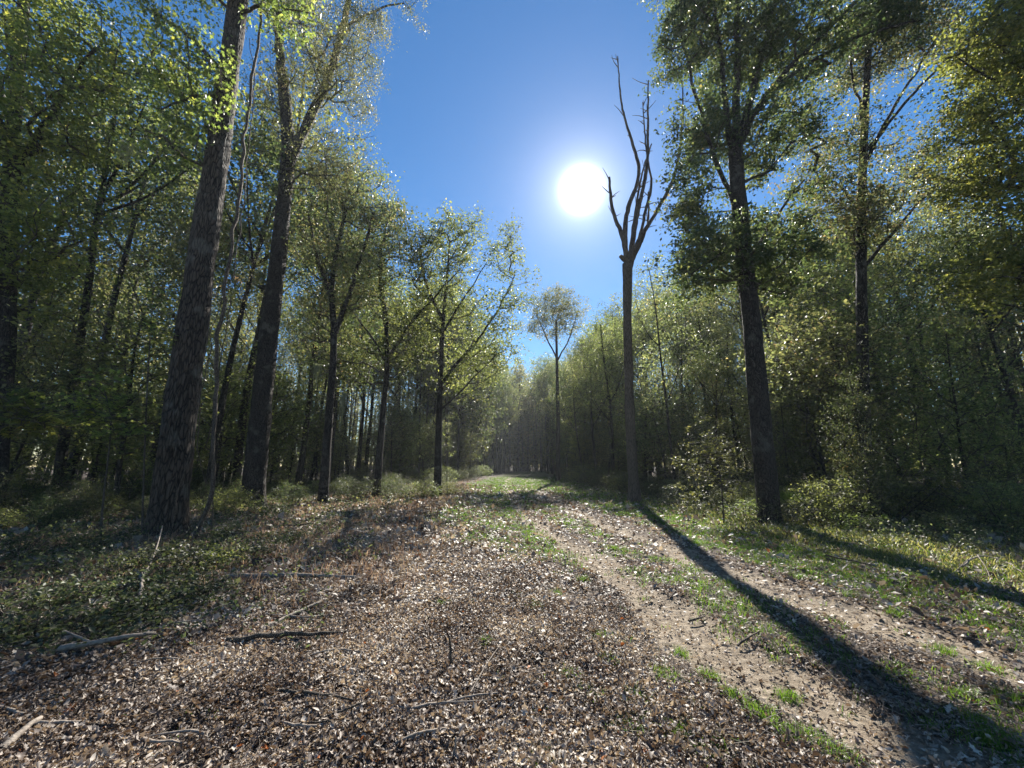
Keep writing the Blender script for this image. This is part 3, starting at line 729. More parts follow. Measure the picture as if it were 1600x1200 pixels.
for y0 in np.arange(11, 98, 4.1):
    xs = list(np.arange(0, 50, 4.1))
    for side in (-1, 1):
        for xi in xs:
            y = y0 + R.uniform(-1.4, 1.4); x = (lb(y) if side < 0 else rb(y)) + side * (xi + R.uniform(-1.1, 1.2) + .9)
            if abs(x) > 1.28 * y + 2: continue
            depth_in = xi
            if y > 45 and xi > 22: continue
            if y > 60 and xi > 10: continue
            if cnt >= 290 or not free(x, y, 2.2): continue
            if R.random() < (.14 if xi < 12 else .4): continue
            used.append((x, y)); cnt += 1
            q = R.random(); kd = 'tall' if q < .36 else ('open' if q < .88 else 'full')
            p = R.choice(PR[kd]); h = {'tall': R.uniform(19, 27), 'open': R.uniform(17, 26), 'full': R.uniform(9, 15)}[kd]
            if y > 48: h = R.uniform(23, 31)
            if x > 8 and y < 20: h = min(h, R.uniform(10, 15))
            if 7.2 < x - .187 * (y - 9) < 11.8: h = min(h, max(4.5, (y - 10) * .8))
            h = fit_h(x, y, h, 1.5)
            s = side_words(x, y)
            dist = 'near the front of' if y < 22 else ('in the middle of' if y < 48 else 'far back in')
            kw = {'tall': 'tall straight tree with a high crown', 'open': 'thin leaning tree with a sparse top', 'full': 'bushy tree leafy almost to the ground'}[kd]
            place(p, x, y, h, R.uniform(0, 6.28), f'{kw} {dist} the {s} woods', 'tree', f'{kw.split(" with")[0]}s {dist} the {s} woods'.replace('grounds', 'ground'), R.uniform(-.04, .04), R.uniform(.8, 1.1))
print('trees', cnt)
# understorey
cn2 = 0
for i in range(900):
    y = R.uniform(11, 70) if R.random() < .75 else R.uniform(11, 30); side = R.choice((-1, 1))
    off = abs(R.gauss(0, 1)) * 7 - .2; x = (lb(y) if side < 0 else rb(y)) + side * (off + .8)
    if abs(x) > 1.3 * y + 1 or not free(x, y, 1.3) or cn2 >= 150: continue
    used.append((x, y)); cn2 += 1
    h = R.uniform(3.2, 8.5); h = fit_h(x, y, h, .8)
    dist = 'near the front of' if y < 20 else 'deeper inside'
    place(R.choice(PR['young']), x, y, h, R.uniform(0, 6.28), f'young thin-stemmed understorey tree {dist} the {side_words(x, y)} woods', 'young tree', f'young understorey trees {dist} the {side_words(x, y)} woods', R.uniform(-.08, .08), R.uniform(.9, 1.3))
cn3 = 0
for i in range(1200):
    y = R.uniform(10, 60) if R.random() < .5 else R.uniform(9.5, 22); side = R.choice((-1, 1, 1))
    off = abs(R.gauss(0, 1)) * 4.0 - (.9 if side < 0 else 1.7); x = (lb(y) if side < 0 else rb(y)) + side * off
    if abs(x) > 1.3 * y + 1 or not free(x, y, .95) or cn3 >= 290: continue
    used.append((x, y)); cn3 += 1
    h = R.uniform(.7, 1.9) * (1.0 if off > 1 else .7)
    dist = 'near' if y < 20 else 'farther along'
    place(R.choice(PR['shrub']), x, y, h, R.uniform(0, 6.28), f'leafy shrub under the trees {dist} the {side_words(x, y)} side of the track', 'shrub', f'shrubs {dist} the {side_words(x, y)} side of the track', 0, R.uniform(.8, 1.3))

for k, (x, y, h) in enumerate(((-6.0, 33, 1.3), (-6.6, 38, 1.6), (-5.4, 43, 1.3), (-5.0, 49, 1.6), (-4.4, 56, 1.7), (-8.2, 26, 1.2), (-8.6, 21, 1.1), (7.2, 26, 1.4), (6.9, 33, 1.5), (7.4, 22, 1.2), (7.6, 40, 1.8))):
    place(PR['shrub'][k % 3], x, y, h, k * 1.3, f'shrub reaching out from the woods towards the {side_words(x, y)} edge of the track', 'shrub', f'shrubs beside the {side_words(x, y)} edge of the track', 0, 1.5)
# ---- the far wood: one mass of crowns and stems behind everything
for k, (x, y, h) in enumerate(((-4.3, 19.6, .9), (-5.6, 19.2, 1.1), (-7.2, 18.6, 1.2), (-3.4, 21.5, .8), (-8.6, 15.8, 1.0), (-6.4, 22.5, 1.3), (-9.2, 13.2, .9), (-4.6, 24.5, 1.1))):
    place(PR['shrub'][(k + 1) % 3], x, y, h, k * 1.7, f'brushy shrub at the foot of the trees left of the sky gap', 'shrub', f'brushy shrubs under the trees left of the sky gap', 0, 1.5)
def far_woods():
    rng = np.random.default_rng(77)
    n = 0; C = []; tr = []
    def zone(x0, x1, y0, y1, k, hh):
        for _ in range(k):
            x = rng.uniform(x0, x1); y = rng.uniform(y0, y1)
            if 0 < y < 104 and lb(y) - 1.5 < x < rb(y) + 1.5: continue
            h = rng.uniform(.75, 1.1) * hh
            h = fit_h(x, y, h, 2)
            C.append((x, y, h)); tr.append((x, y, h))
    zone(-95, 95, 62, 100, 420, 27); zone(-70, 90, 100, 175, 420, 30)
    zone(-14, 20, 104, 135, 220, 29)
    zone(-85, -38, 20, 62, 200, 22); zone(38, 85, 20, 62, 200, 22)
    pos = []
    for x, y, h in C:
        k = 170 if y < 100 else (650 if abs(x) < 22 else 130)
        zz = rng.uniform(.03, 1, k) ** .8; rad = (2.8 * np.sin(np.clip(zz, 0, 1) * pi * .86 + .32) ** 1.5 + .4) * (1 - (0 if (y > 100 and abs(x) < 25) else .5) * sm(.5, .2, zz))
        th = rng.uniform(0, 2 * pi, k); rr = rad * np.sqrt(rng.uniform(0, 1, k))
        cl = (rng.normal(size=(14, 3)) * .5)[rng.integers(0, 14, k)]
        pos.append(np.stack([x + rr * np.cos(th), y + rr * np.sin(th), zz * h], 1) + cl)
    pos = np.vstack(pos); pos[:, 2] = np.maximum(pos[:, 2], .1)
    me = leaf_mesh('distant_woods', pos, rng.uniform(.28, .6, len(pos)), rng.uniform(0, .95, len(pos)), rng, shape='oval')
    o = link('distant_woods', me, M['leaf_olive']); tag(o, 'far mass of leafy woods closing the view behind the trees', 'woods', kind='stuff')
    T = np.array(tr); a = T.copy(); a[:, 2] = -.2; b = T.copy(); b[:, 2] *= .85; b[:, :2] += rng.normal(0, .6, (len(T), 2))
    mb = MB(); mb.add(frusta(a, b, np.full(len(T), .17), np.full(len(T), .06), 6))
    o = link('distant_trunks', mb.mesh('distant_trunks'), M['bark']); tag(o, 'many thin dark stems deep in the far woods', 'woods', kind='stuff')
far_woods()

# ------------------------------------------------------------------ ground cover
rng = np.random.default_rng(5)
def scatter(n, x0, x1, y0, y1, dens, pw=1.0):
    """points in the strip; density falls with distance from the camera"""
    u = rng.uniform(0, 1, n); y = y0 * (y1 / y0) ** (u ** pw) if y0 > 0 else rng.uniform(y0, y1, n)
    lim = 1.42 * y + 1.2
    x = rng.uniform(-1, 1, n) * lim
    k = (x > x0) & (x < x1)
    x, y = x[k], y[k]
    k = rng.uniform(0, 1, len(x)) < dens(x, y)
    return x[k], y[k]
def litter():
    def dens(x, y):
        r = rut_mask(x, y); g = grass_mask(x, y); n = fbm(x * 1.3, y * 1.3, 41); c = x - rutx(y)
        rightside = sm(-.2, 1.2, c)
        d = (1 - r * .75) ** 2 * (1 - .85 * g) * (1 - .45 * rightside) * (.12 + .88 * sm(.32, .56, n * .6 + .4 * fbm(x * 4, y * 4, 45))) * (1 - .65 * sm(-2.2, .2, c + (n - .5) * 2.2))
        return np.clip(d + .05, 0, 1)
    for nm, n, y0, y1, s0 in (('fallen_leaves', 1500000, 1.15, 34, .023),):
        x, y = scatter(n, -40, 40, y0, y1, dens, .85)
        d = np.hypot(x, y)
        z = H(x, y) + rng.uniform(.0, .035, len(x)) * (1 + (x < rutx(y) - 1))
        sz = s0 * rng.lognormal(0.08, .42, len(x)) * np.clip(d / 4.2, 1, 5)
        tone = np.clip(rng.beta(1.6, 1.5, len(x)) * .8 + (fbm(x * 1.7, y * 1.7, 43) - .42) * .9, 0, .95); tone[rng.uniform(0, 1, len(x)) < .006] = 1
        k = rng.uniform(0, 1, len(x)) < .16
        sz = np.minimum(sz, np.where(d < 5, .048, .3))
        pos = np.stack([x, y, z], 1)
        kk = d < 5
        for nm2, sel, shp in (('fallen_leaves', ~k & kk, 'litter'), ('fallen_lobed_leaves', k & kk, 'lobed'), ('distant_fallen_leaves', ~kk, 'oval')):
            me = leaf_mesh(nm2, pos[sel], sz[sel] * (1.6 if shp == 'lobed' else 1), tone[sel], rng, shape=shp, up=1.0, spread=.5)
            tag(link(nm2, me, M['litter']), {'litter': 'dry curled brown leaves covering the near forest floor', 'lobed': 'larger lobed dry leaves strewn on the near litter', 'oval': 'dry leaf litter spreading away under the trees'}[shp], 'leaf litter', kind='stuff')
litter()
def blades(name, x, y, hgt, wid, lean, mat, label, cat, tone=None, z=None):
    n = len(x); th = rng.uniform(0, 2 * pi, n); d = np.stack([np.cos(th), np.sin(th)], 1)
    p = np.stack([x, y, H(x, y) - .01 if z is None else z], 1); ph = rng.uniform(0, 2 * pi, n)
    s = np.stack([-np.sin(ph), np.cos(ph), np.zeros(n)], 1) * wid[:, None]
    D = np.concatenate([d, np.zeros((n, 1))], 1) * (hgt * lean)[:, None]; U = np.zeros((n, 3)); U[:, 2] = hgt
    m = p + D * .3 + U * .6; tip = p + D + U * (1 - .35 * np.minimum(lean, 2))[:, None].clip(.1)
    V = np.stack([p - s, p + s, m + s * .75, m - s * .75, tip], 1).reshape(-1, 3)
    b = (np.arange(n) * 5)[:, None]
    q = b + np.array([[0, 1, 2, 3]]); t = b + np.array([[3, 2, 4]])
    tn = rng.uniform(0, 1, n) if tone is None else tone
    me = mesh_np(name, V, [q, t], {'tone': ('FACE', np.concatenate([tn, tn]))})
    return tag(link(name, me, mat), label, cat, kind='stuff')
def clumped(x, y, k, r):
    c = len(x); xi = np.repeat(x, k); yi = np.repeat(y, k)
    return xi + rng.normal(0, 1, c * k) * np.repeat(r, k), yi + rng.normal(0, 1, c * k) * np.repeat(r, k)
def grass():
    x, y = scatter(80000, -6, 12, 1.4, 60, lambda x, y: grass_mask(x, y) ** 1.2 + .01, .8)
    d = np.hypot(x, y); xx, yy = clumped(x, y, 9, .025 + .02 * np.clip(d / 8, 0, 3))
    dd = np.hypot(xx, yy); n = len(xx)
    blades('grass', xx, yy, rng.uniform(.03, .1, n) * np.clip(dd / 12, 1, 1.6), .0022 * np.clip(dd / 3.5, 1, 7), rng.uniform(.2, 1.3, n), M['grass'], 'short green grass growing in patches along the track', 'grass', np.clip(rng.beta(1.5, 2.4, n), 0, 1))
    # weeds of the right verge
    def rd(x, y):
        c = x - rutx(y) - GAUGE
        return sm(1.3, 2.6, c + (fbm(x, y, 51) - .5) * 1.5) * (1 - sm(8, 12, c)) * sm(2.5, 4.5, y) * (.25 + .75 * sm(.4, .6, fbm(x * 1.4, y * 1.4, 53))) * sm(40, 20, y)
    x, y = scatter(42000, 3, 22, 2.5, 40, rd, .9)
    xx, yy = clumped(x, y, 8, np.full(len(x), .07)); n = len(xx); dd = np.hypot(xx, yy)
    hh = rng.uniform(.06, .26, n) * (.35 + .65 * sm(2.2, 4, xx - rutx(yy) - GAUGE))
    blades('verge_weeds', xx, yy, hh, .003 * np.clip(dd / 5, 1, 3), rng.uniform(.3, 1.6, n), M['weed'], 'pale green and straw weeds on the right verge', 'weeds', rng.uniform(0, 1, n))
    # brown brushy weeds left
    def ld(x, y):
        c = rutx(y) - x
        return sm(2.2, 4.0, c + (fbm(x * .8, y * .8, 61) - .5) * 2) * (1 - sm(9, 13, c)) * sm(4.5, 7, y) * (.15 + .85 * sm(.4, .6, fbm(x * 1.1, y * 1.1, 63))) * sm(60, 40, y)
    x, y = scatter(24000, -18, 0, 4, 60, ld, .85)
    xx, yy = clumped(x, y, 7, np.full(len(x), .06)); n = len(xx); dd = np.hypot(xx, yy)
    blades('dry_weeds', xx, yy, rng.uniform(.08, .34, n), .0022 * np.clip(dd / 4, 1, 5), rng.uniform(.1, 1.1, n), M['brownweed'], 'dry brown weed stems beyond the litter left of the track', 'weeds', rng.uniform(0, 1, n))
    tufts = [(1040, 1058, .11), (922, 1090, .1), (912, 908, .1), (835, 953, .09), (980, 1140, .1), (1110, 1050, .08), (1230, 1075, .07), (835, 1195, .12), (1190, 1120, .1), (1270, 1150, .1), (1110, 1180, .12), (690, 948, .05), (1500, 1090, .1), (1530, 1130, .1), (1330, 930, .1), (950, 1035, .07), (940, 1000, .06), (1440, 930, .1), (1250, 905, .1), (1310, 1180, .1), (1560, 1160, .1), (1060, 1010, .06), (1000, 1095, .08), (890, 1060, .06), (1150, 1090, .08), (1230, 1150, .1), (1060, 1150, .09), (1580, 1100, .1), (1470, 1010, .1), (1400, 960, .1), (1350, 900, .12), (1180, 880, .1), (1090, 850, .1), (1540, 1040, .1), (760, 1010, .05), (870, 930, .07)]
    X, Y, HT, TN = [], [], [], []
    for px, py, r in tufts:
        gx, gy = G(px, py); k = 170
        X.append(gx + rng.normal(0, r * .5, k)); Y.append(gy + rng.normal(0, r * .5, k)); HT.append(rng.uniform(.04, .12, k))
    X, Y, HT = map(np.concatenate, (X, Y, HT)); n = len(X)
    blades('grass_clumps', X, Y, HT, np.full(n, .0022), rng.uniform(.3, 1.4, n), M['grass'], 'bright green grass sprouting in scattered clumps through the litter', 'grass', rng.uniform(.2, .75, n))
    # thin dead stems and needles lying in the litter
    x, y = scatter(30000, -20, 12, 1.2, 16, lambda x, y: (1 - rut_mask(x, y)) * .9, .9); n = len(x)
    th = rng.uniform(0, 2 * pi, n); L = rng.uniform(.04, .16, n) * rng.lognormal(0, .5, n); z = H(x, y) + rng.uniform(.01, .05, n)
    a = np.stack([x, y, z], 1); b = np.stack([x + np.cos(th) * L, y + np.sin(th) * L, z + rng.normal(0, .02, n)], 1)
    V, Fq = frusta(a, b, np.full(n, .0022), np.full(n, .0013), 3)
    me = mesh_np('fallen_twigs', V, Fq); tag(link('fallen_twigs', me, M['stick']), 'fine pale twigs and stems lying all over the leaf litter', 'twigs', kind='stuff')
grass()
def cover():
    def ld(x, y):
        c = rutx(y) - x; n = fbm(x * .7, y * .7, 71)
        return sm(3.6, 5.6, c + (n - .5) * 2.5) * sm(4.0, 6.4, y + (n - .5) * 2 + (x + 6) * .3) * (.1 + .9 * sm(.35, .6, fbm(x * 1.5, y * 1.5, 73))) * sm(75, 45, y)
    def rd(x, y):
        c = x - rutx(y) - GAUGE; n = fbm(x * .9, y * .9, 75)
        return sm(2.2, 4.2, c + (n - .5) * 2) * (.2 + .8 * sm(.4, .6, n)) * sm(4.5, 7, y) * sm(75, 45, y)
    P = []
    for dn, n in ((ld, 46000), (rd, 36000)):
        x, y = scatter(n, -45, 40, 2.8, 72, dn, .8)
        hh = rng.uniform(.06, .42, len(x)) * (.6 + .8 * fbm(x * .5, y * .5, 77))
        k = 7
        xi = np.repeat(x, k) + rng.normal(0, .09, len(x) * k); yi = np.repeat(y, k) + rng.normal(0, .09, len(x) * k)
        P.append(np.stack([xi, yi, H(xi, yi) + np.repeat(hh, k) * rng.uniform(.2, 1.1, len(xi))], 1))
    P = np.vstack(P); d = np.hypot(P[:, 0], P[:, 1])
    me = leaf_mesh('undergrowth', P, .045 * rng.lognormal(0, .25, len(P)) * np.clip(d / 10, 1, 2), rng.uniform(0, .97, len(P)), rng, shape='oval', up=.9, spread=.6)
    tag(link('undergrowth', me, M['shrub']), 'low leafy ground plants under the trees on both sides', 'undergrowth', kind='stuff')
cover()

# ------------------------------------------------------------------ single small things
def gp(px, py, dz=0.):
    x, y = G(px, py); return np.array((x, y, Hs(x, y) + dz))
def fallen(name, label, pts, r0, r1, mat='stick', forks=(), group=None, cat='branch', zs=None):
    r0 *= 1.35; r1 *= 1.3
    P = np.array([gp(a[0], a[1], (a[2] if len(a) > 2 else .02) + .03) for a in pts]); base = P[0].copy()
    Q = resample(P, .06); rr = np.random.default_rng(len(label) * 7 + int(pts[0][0])); Q[1:-1] += rr.normal(0, .004, (len(Q) - 2, 3))
    root = bpy.data.objects.new(name, None); root.location = base; COL.objects.link(root); tag(root, label, cat, group)
    mb = MB(); mb.add(tube(Q - base, np.linspace(r0, r1, len(Q)), 8, .3, 3)); link('stem', mb.mesh('stem'), M[mat], root)
    for f in forks:
        P = np.array([gp(a[0], a[1], (a[2] if len(a) > 2 else .02) + .03) for a in f]); q = resample(P, .06)
        mb = MB(); mb.add(tube(q - base, np.linspace(r0 * .5, r1 * .6, len(q)), 6, .2, 3)); link('twig', mb.mesh('twig'), M[mat], root)
    return root
fallen('fallen_branch', 'straight pale branch lying beyond the low green plants', [(352, 912, .05), (400, 911, .06), (455, 908, .06), (555, 911, .04)], .026, .014)
fallen('fallen_branch', 'slanting pale branch in the leaf litter below the straight branch', [(405, 992, .03), (450, 972, .05), (500, 952, .06)], .018, .01, forks=[[(450, 972, .05), (480, 975, .05), (520, 966, .03)]])
fallen('fallen_branch', 'long dark branch casting a black shadow on the litter', [(352, 1015, .05), (430, 1010, .07), (505, 1005, .05), (540, 995, .03)], .02, .01, 'dark_stick')
fallen('fallen_branch', 'curved pale twig with forked end in the middle foreground litter', [(612, 1122, .02), (650, 1126, .04), (690, 1115, .04), (750, 1100, .03), (790, 1098, .02)], .008, .004, forks=[[(690, 1115, .04), (740, 1110, .03), (800, 1106, .02), (870, 1112, .02)], [(735, 1100, .04), (760, 1060, .06), (788, 1018, .05)]])
fallen('fallen_branch', 'thin dark stick lying across the left foreground litter', [(435, 1092, .03), (490, 1100, .05), (550, 1112, .03)], .009, .005, 'dark_stick')
fallen('fallen_branch', 'forked greenish branch at the left edge of the clearing', [(90, 1030, .06), (140, 1026, .08), (205, 1018, .1), (240, 1005, .06)], .02, .01, forks=[[(140, 1026, .08), (110, 1018, .12), (95, 1014, .13)]])
fallen('fallen_branch', 'long bleached branch in the bottom left corner', [(0, 1182, .02), (25, 1165, .05), (60, 1140, .05)], .016, .01)
fallen('fallen_log', 'flat decayed pale log slanting down to the bottom left', [(40, 1195, .0), (90, 1140, .0), (125, 1100, .01), (150, 1075, .0)], .022, .012, cat='log')
fallen('fallen_branch', 'short dark stick lying on the sandy rut', [(1076, 967, .015), (1088, 966, .03), (1102, 960, .02)], .009, .005, 'dark_stick')
fallen('fallen_branch', 'dark forked twig beside the long tree shadow', [(1152, 1002, .01), (1170, 998, .03), (1188, 992, .02)], .008, .004, 'dark_stick', forks=[[(1165, 999, .02), (1160, 990, .03), (1150, 985, .02)]])
fallen('fallen_branch', 'pale arching twigs on the right verge under the weeds', [(1505, 890, .04), (1530, 880, .14), (1570, 885, .12), (1600, 900, .05)], .01, .005, forks=[[(1530, 880, .14), (1545, 900, .1), (1550, 915, .03)], [(1515, 885, .1), (1500, 895, .06), (1480, 905, .02)]])
fallen('fallen_branch', 'thin dark branch lying in the grass right of the big tree', [(1292, 876, .06), (1330, 886, .08), (1370, 893, .06)], .012, .006, 'dark_stick')
fallen('stick_stub', 'short charred stick standing upright in the litter', [(706, 1052, -.03), (704, 1050, .1), (700, 1049, .21)], .012, .006, 'dark_stick', cat='stick')
fallen('stick_stub', 'orange brown broken stem standing in the bottom centre litter', [(708, 1192, -.02), (709, 1191, .05), (711, 1190, .11)], .005, .004, 'stick', cat='stick')
fallen('fallen_branch', 'weathered branch half buried near the left tree base', [(205, 895, .04), (218, 930, .2), (214, 960, .1), (219, 990, .02)], .016, .012, forks=[[(218, 930, .2), (235, 905, .3), (246, 868, .5)]])
fallen('fallen_branch', 'broken dark branch lying in brown weeds beyond the clearing', [(450, 828, .08), (480, 826, .1), (510, 824, .06)], .02, .012, 'dark_stick')

SR = random.Random(9)
for k in range(18):                       # loose sticks of the lower left, each its own thing
    px, py = SR.uniform(20, 620), SR.uniform(940, 1180); a = SR.uniform(-.5, .5) + (pi if SR.random() < .5 else 0); L = SR.uniform(50, 130)
    dx, dy = cos(a) * L, sin(a) * L * .6; j = SR.uniform(-10, 10)
    fallen('stick', 'thin crooked stick lying loose in the lower left leaf litter', [(px, py, .03), (px + dx * .5, py + dy * .5 + j, .05), (px + dx, py + dy, .02)], SR.uniform(.004, .009), .003, SR.choice(('stick', 'stick', 'dark_stick')), group='loose sticks in the lower left litter', cat='stick')
def vines():
    def vine(label, paths, Y, name='hanging_vine'):
        root = None
        for i, (p, a, b) in enumerate(paths):
            P = PW(p, Y); 
            if i == 0:
                base = P[-1].copy(); root = bpy.data.objects.new(name, None); root.location = base; COL.objects.link(root); tag(root, label, 'vine')
            q = resample(P, .12); r_ = np.random.default_rng(i + 3); k = np.arange(len(q))
            q[:, 0] += (vnoise(k * .3, k * 0, i) - .5) * .07; q[:, 1] += (vnoise(k * .3, k * 0 + 5, i) - .5) * .12
            mb = MB(); mb.add(tube(q - base, np.linspace(a, b, len(q)), 7, .25, i)); link('stem', mb.mesh('stem'), M['vine'], root)
    vine('thick woody vine hanging beside the massive leaning trunk down to its foot', [
        ([(418, -60), (402, 80), (385, 190), (376, 290), (362, 380), (352, 450), (340, 540), (338, 640), (332, 730), (326, 790), (308, 838)], .034, .045),
        ([(395, 140), (390, 240), (378, 330), (362, 440), (338, 590), (325, 700)], .012, .01),
        ([(352, 450), (330, 520), (316, 600), (310, 680), (318, 760)], .01, .008),
        ([(330, 740), (336, 770), (333, 800), (332, 826)], .01, .012), ([(385, 190), (400, 130, .3), (390, 60, .2)], .015, .01)], 9.0)
    vine('thin vine climbing over the furrowed bark of the massive leaning trunk', [
        ([(330, 480), (312, 600), (300, 700), (283, 760), (275, 800), (262, 842)], .01, .014)], 8.75, 'climbing_vine')
vines()
def moss(label, px, py, Y, n, L, w_):
    c = W(px, py, Y); r_ = np.random.default_rng(int(px + py)); mb = MB()
    for i in range(n):
        a = r_.normal(0, w_, 3) * [1, 1, .3]; l = L * r_.uniform(.3, 1)
        q = np.array([a, a + [0, 0, -l * .5] + r_.normal(0, .03, 3), a + [0, 0, -l] + r_.normal(0, .05, 3)]); q = resample(q, l / 6)
        q[1:] += r_.normal(0, .012, (len(q) - 1, 3))
        mb.add(tube(q, np.linspace(.014, .004, len(q)) * Y / 14, 4))
    me = mb.mesh('spanish_moss'); a = me.attributes.new('tone', 'FLOAT', 'FACE'); 
    o = link('spanish_moss', me, M['moss'], None, tuple(c)); tag(o, label, 'moss', 'moss hanging from branches')
moss('pale moss beard hanging under leaves left of the massive leaning trunk', 200, 228, 9.5, 60, .75, .16)
moss('long pale moss strand hanging in front of the woods near the forked tree', 497, 570, 17, 30, 1.1, .09)
moss('grey moss hanging low beside the slim trunk left of the forked limbs', 538, 615, 17, 22, 1.3, .07)
moss('wispy moss high on the right limb of the forking tree', 590, 20, 15, 40, .9, .2)
def palmetto(label, px, py, h, n, seed):
    x, y = G(px, py); r_ = np.random.default_rng(seed); base = np.array(base_at(x, y))
    root = bpy.data.objects.new('palmetto', None); root.location = base; COL.objects.link(root); tag(root, label, 'palmetto', 'palmettos at the right wood edge')
    for f in range(n):
        th = f / n * 2 * pi + r_.uniform(-.3, .3); el = r_.uniform(.7, 1.3)
        d = np.array([cos(th) * cos(el), sin(th) * cos(el), sin(el)]); L = h * r_.uniform(.55, .85)
        P = np.array([[0, 0, 0], d * L * .55, d * L + [0, 0, -.03]]); q = resample(P, .1)
        mb = MB(); mb.add(tube(q, np.linspace(.011, .006, len(q)), 5)); st = link('stalk', mb.mesh('stalk'), M['palm'], root)
        sgn = np.cross(d, [0, 0, 1]); sgn /= np.linalg.norm(sgn); upv = np.cross(sgn, d)
        Vs, Fs = [], []; k = 22; tip = q[-1]
        for i in range(k):
            a = (i / (k - 1) - .5) * 3.6; l = h * .5 * (1 - .18 * abs(a) / 1.8) * r_.uniform(.85, 1.05)
            e = d * cos(a) + sgn * sin(a); e = e + upv * r_.uniform(-.1, .25); e /= np.linalg.norm(e)
            s_ = np.cross(e, upv) * .013 * h; nb = len(Vs)
            Vs += [tip - s_ * .4, tip + s_ * .4, tip + e * l * .55 + s_, tip + e * l * .55 - s_, tip + e * l + [0, 0, -.16 * l]]
            Fs.append(nb)
        b = np.array(Fs)[:, None]
        me = mesh_np('frond', np.array(Vs), [b + np.array([[0, 1, 2, 3]]), b + np.array([[3, 2, 4]])], {'tone': ('FACE', np.tile(r_.uniform(0, 1, k), 2))})
        link('frond', me, M['palm'], root)
palmetto('bright green palmetto fan left of the tall rusty-topped trunk', 1328, 806, 1.0, 9, 3)
palmetto('small palmetto with upright pale fronds right of the largest tree', 1238, 806, .85, 6, 4)
palmetto('palmetto with narrow blades between the two other palmettos', 1282, 812, .8, 6, 5)
palmetto('dark shaded palmetto at the far right wood edge', 1568, 812, 1.1, 9, 6)
def sapling(label, Y, stem, ells, n, per, ls, seed, lm='leaf_yellow', shape='star', r0=.022):
    hero('sapling', label, Y, stem, r0, r0 * .35, ells=ells, nclump=n, per=per, lsize=ls, lm=lm, bark='thin', seed=seed, okfrom=.9, flare=0, sides=7, dmin=.12, sig=(.13, .13, .08), shape=shape, twigs=4, cat='sapling', up=1.0, spread=.5, tipr=.004, cap_r=.012)
sapling('thin sapling with yellow star leaves left of the massive leaning trunk', 8.2, [(155, 870), (160, 790), (170, 710), (175, 650), (160, 600)], [(165, 620, 45, 45, 8.2, .4), (185, 670, 30, 30, 8.2, .3), (130, 640, 30, 30, 8.2, .3)], 44, 20, .11, 41)
sapling('sapling with pale yellow leaves at the left picture edge', 6.5, [(-30, 960), (-25, 800), (-15, 690), (10, 630)], [(20, 630, 45, 22, 6.5, .3), (55, 660, 35, 18, 6.5, .3), (5, 665, 30, 18, 6.4, .3), (75,640,25,12,6.5,.2)], 44, 20, .11, 43)
sapling('thin sapling bearing bright yellow leaves against the dark woods', 8.8, [(222, 850), (226, 700), (232, 560), (240, 450)], [(240, 465, 22, 25, 8.8, .3), (235, 510, 28, 30, 8.8, .3), (262, 515, 15, 12, 8.8, .2), (225, 400, 18, 15, 8.8, .2)], 18, 14, .1, 44)
sapling('slim bare-stemmed sapling in brush at the left track edge', 22, [(697, 762), (699, 735), (697, 700), (699, 670)], [(698, 690, 12, 30, 22, .5)], 14, 14, .08, 45, 'leaf', 'oval')
sapling('leafy pale green young bush beside the largest trunk', 11.5, [(1130, 810), (1128, 760), (1120, 710), (1115, 670)], [(1115, 700, 42, 50, 11.5, .8), (1130, 750, 35, 30, 11.5, .6), (1085, 740, 30, 35, 12, .6)], 70, 32, .065, 46, 'leaf', 'oval')
def tuftplant(label, px, py, n, hh, ww, lm, seed, group=None):
    x, y = G(px, py); r_ = np.random.default_rng(seed); t = Tree(seed); b = np.array(base_at(x, y))
    for i in range(7):
        d = r_.normal(0, ww * .5, 2); t.line(np.array([b, b + [d[0] * .5, d[1] * .5, hh * .5], b + [d[0], d[1], hh * r_.uniform(.7, 1)]]), .007, .003, sides=5, step=.1)
    C = b + np.stack([r_.normal(0, ww * .5, n), r_.normal(0, ww * .5, n), r_.uniform(.15, 1, n) * hh], 1)
    t.grow(C); lf = t.leaves('leaves', 9, .055, (.05, .05, .03), 'oval', up=1.2, spread=.5)
    # one shrub: stems and leaves
    root = bpy.data.objects.new('leafy_shrub', None); root.location = b; COL.objects.link(root); tag(root, label, 'shrub', group)
    mb = MB()
    for Q, Rr, s_, ro, fl in t.fixedtubes: mb.add(tube(Q - b, Rr, s_))
    for V, Fs in t.branch_mesh(tipr=.003, twigs=0): mb.add((V - b, Fs))
    link('stems', mb.mesh('stems'), M['thin'], root)
    c = np.empty(len(lf.vertices) * 3, np.float32); lf.vertices.foreach_get('co', c); lf.vertices.foreach_set('co', (c.reshape(-1, 3) - b.astype(np.float32)).ravel()); lf.update()
    link('foliage', lf, M[lm], root)
tuftplant('glossy leaved low shrub in front of the massive leaning trunk', 275, 905, 150, .5, .55, 'shrub', 51)
tuftplant('small glossy shrub at the left foot of the massive leaning trunk', 190, 905, 110, .4, .5, 'shrub', 52)
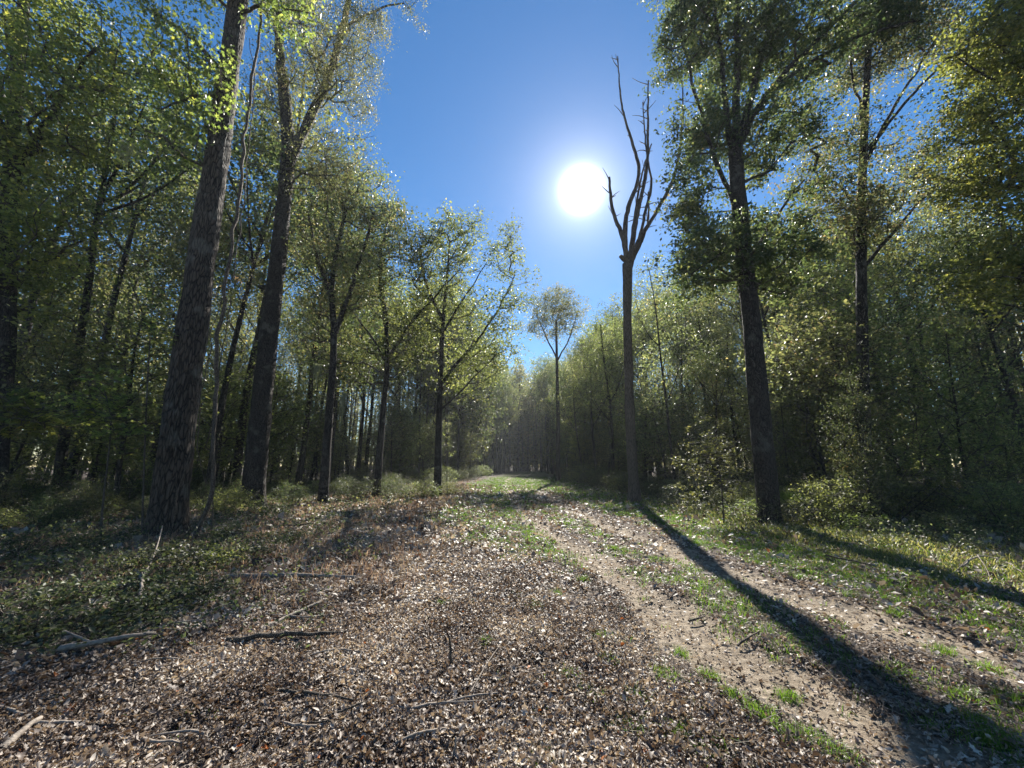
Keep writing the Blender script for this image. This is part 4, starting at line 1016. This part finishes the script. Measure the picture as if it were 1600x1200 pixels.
tuftplant('yellowish low shrub right of the massive leaning trunk', 335, 888, 80, .3, .35, 'leaf_yellow', 53)
tuftplant('sunny young shrub beside the foot of the dead tree', 1085, 800, 90, .7, .5, 'leaf_yellow', 54)

tuftplant('bushy weed clump hiding the right foot of the largest tree', 1232, 822, 130, .75, .6, 'shrub', 55)
tuftplant('yellow-green weed clump at the left foot of the largest tree', 1165, 815, 120, .65, .6, 'leaf_yellow', 56)
tuftplant('tall shrub clump between the dead tree and the largest tree', 1050, 792, 130, .9, .7, 'shrub', 57)
tuftplant('low sunny clump on the verge under the tall rusty-topped trunk', 1340, 832, 110, .5, .6, 'leaf_yellow', 58)
tuftplant('ragged olive clump on the verge near the right picture edge', 1500, 840, 120, .6, .8, 'leaf_olive', 59)
tuftplant('shady clump at the foot of the forking tree', 425, 812, 120, .5, .6, 'shrub', 60)
for k, (px, py, hh) in enumerate(((30, 880, .55), (85, 905, .4), (130, 870, .5), (60, 960, .35), (150, 945, .3), (235, 960, .28), (300, 940, .3), (380, 880, .3), (20, 1010, .3), (110, 990, .22), (345, 850, .4), (440, 850, .3), (180, 1000, .2))):
    tuftplant('low glossy-leaved plant in the shaded ground cover at lower left', px, py, 90, hh, .5, 'shrub', 70 + k, 'low glossy-leaved plants at lower left')
# ------------------------------------------------------------------ the air
def haze():
    x0, x1, y0, y1, z0, z1 = -130, 130, -60, 220, -1.6, 32
    V = np.array([(x, y, z) for z in (z0, z1) for y in (y0, y1) for x in (x0, x1)])
    me = mesh_np('haze', V, [np.array([(0, 2, 3, 1), (4, 5, 7, 6), (0, 1, 5, 4), (2, 6, 7, 3), (0, 4, 6, 2), (1, 3, 7, 5)])])
    m, t = newmat('haze_air')
    v = N_(t, 'ShaderNodeVolumePrincipled'); v.inputs['Color'].default_value = (.85, .92, 1, 1); v.inputs['Density'].default_value = .00045; v.inputs['Anisotropy'].default_value = .3
    o = N_(t, 'ShaderNodeOutputMaterial'); t.links.new(v.outputs[0], o.inputs['Volume'])
    tag(link('haze', me, m), 'thin bluish haze between the trees', 'haze', kind='stuff')
haze()
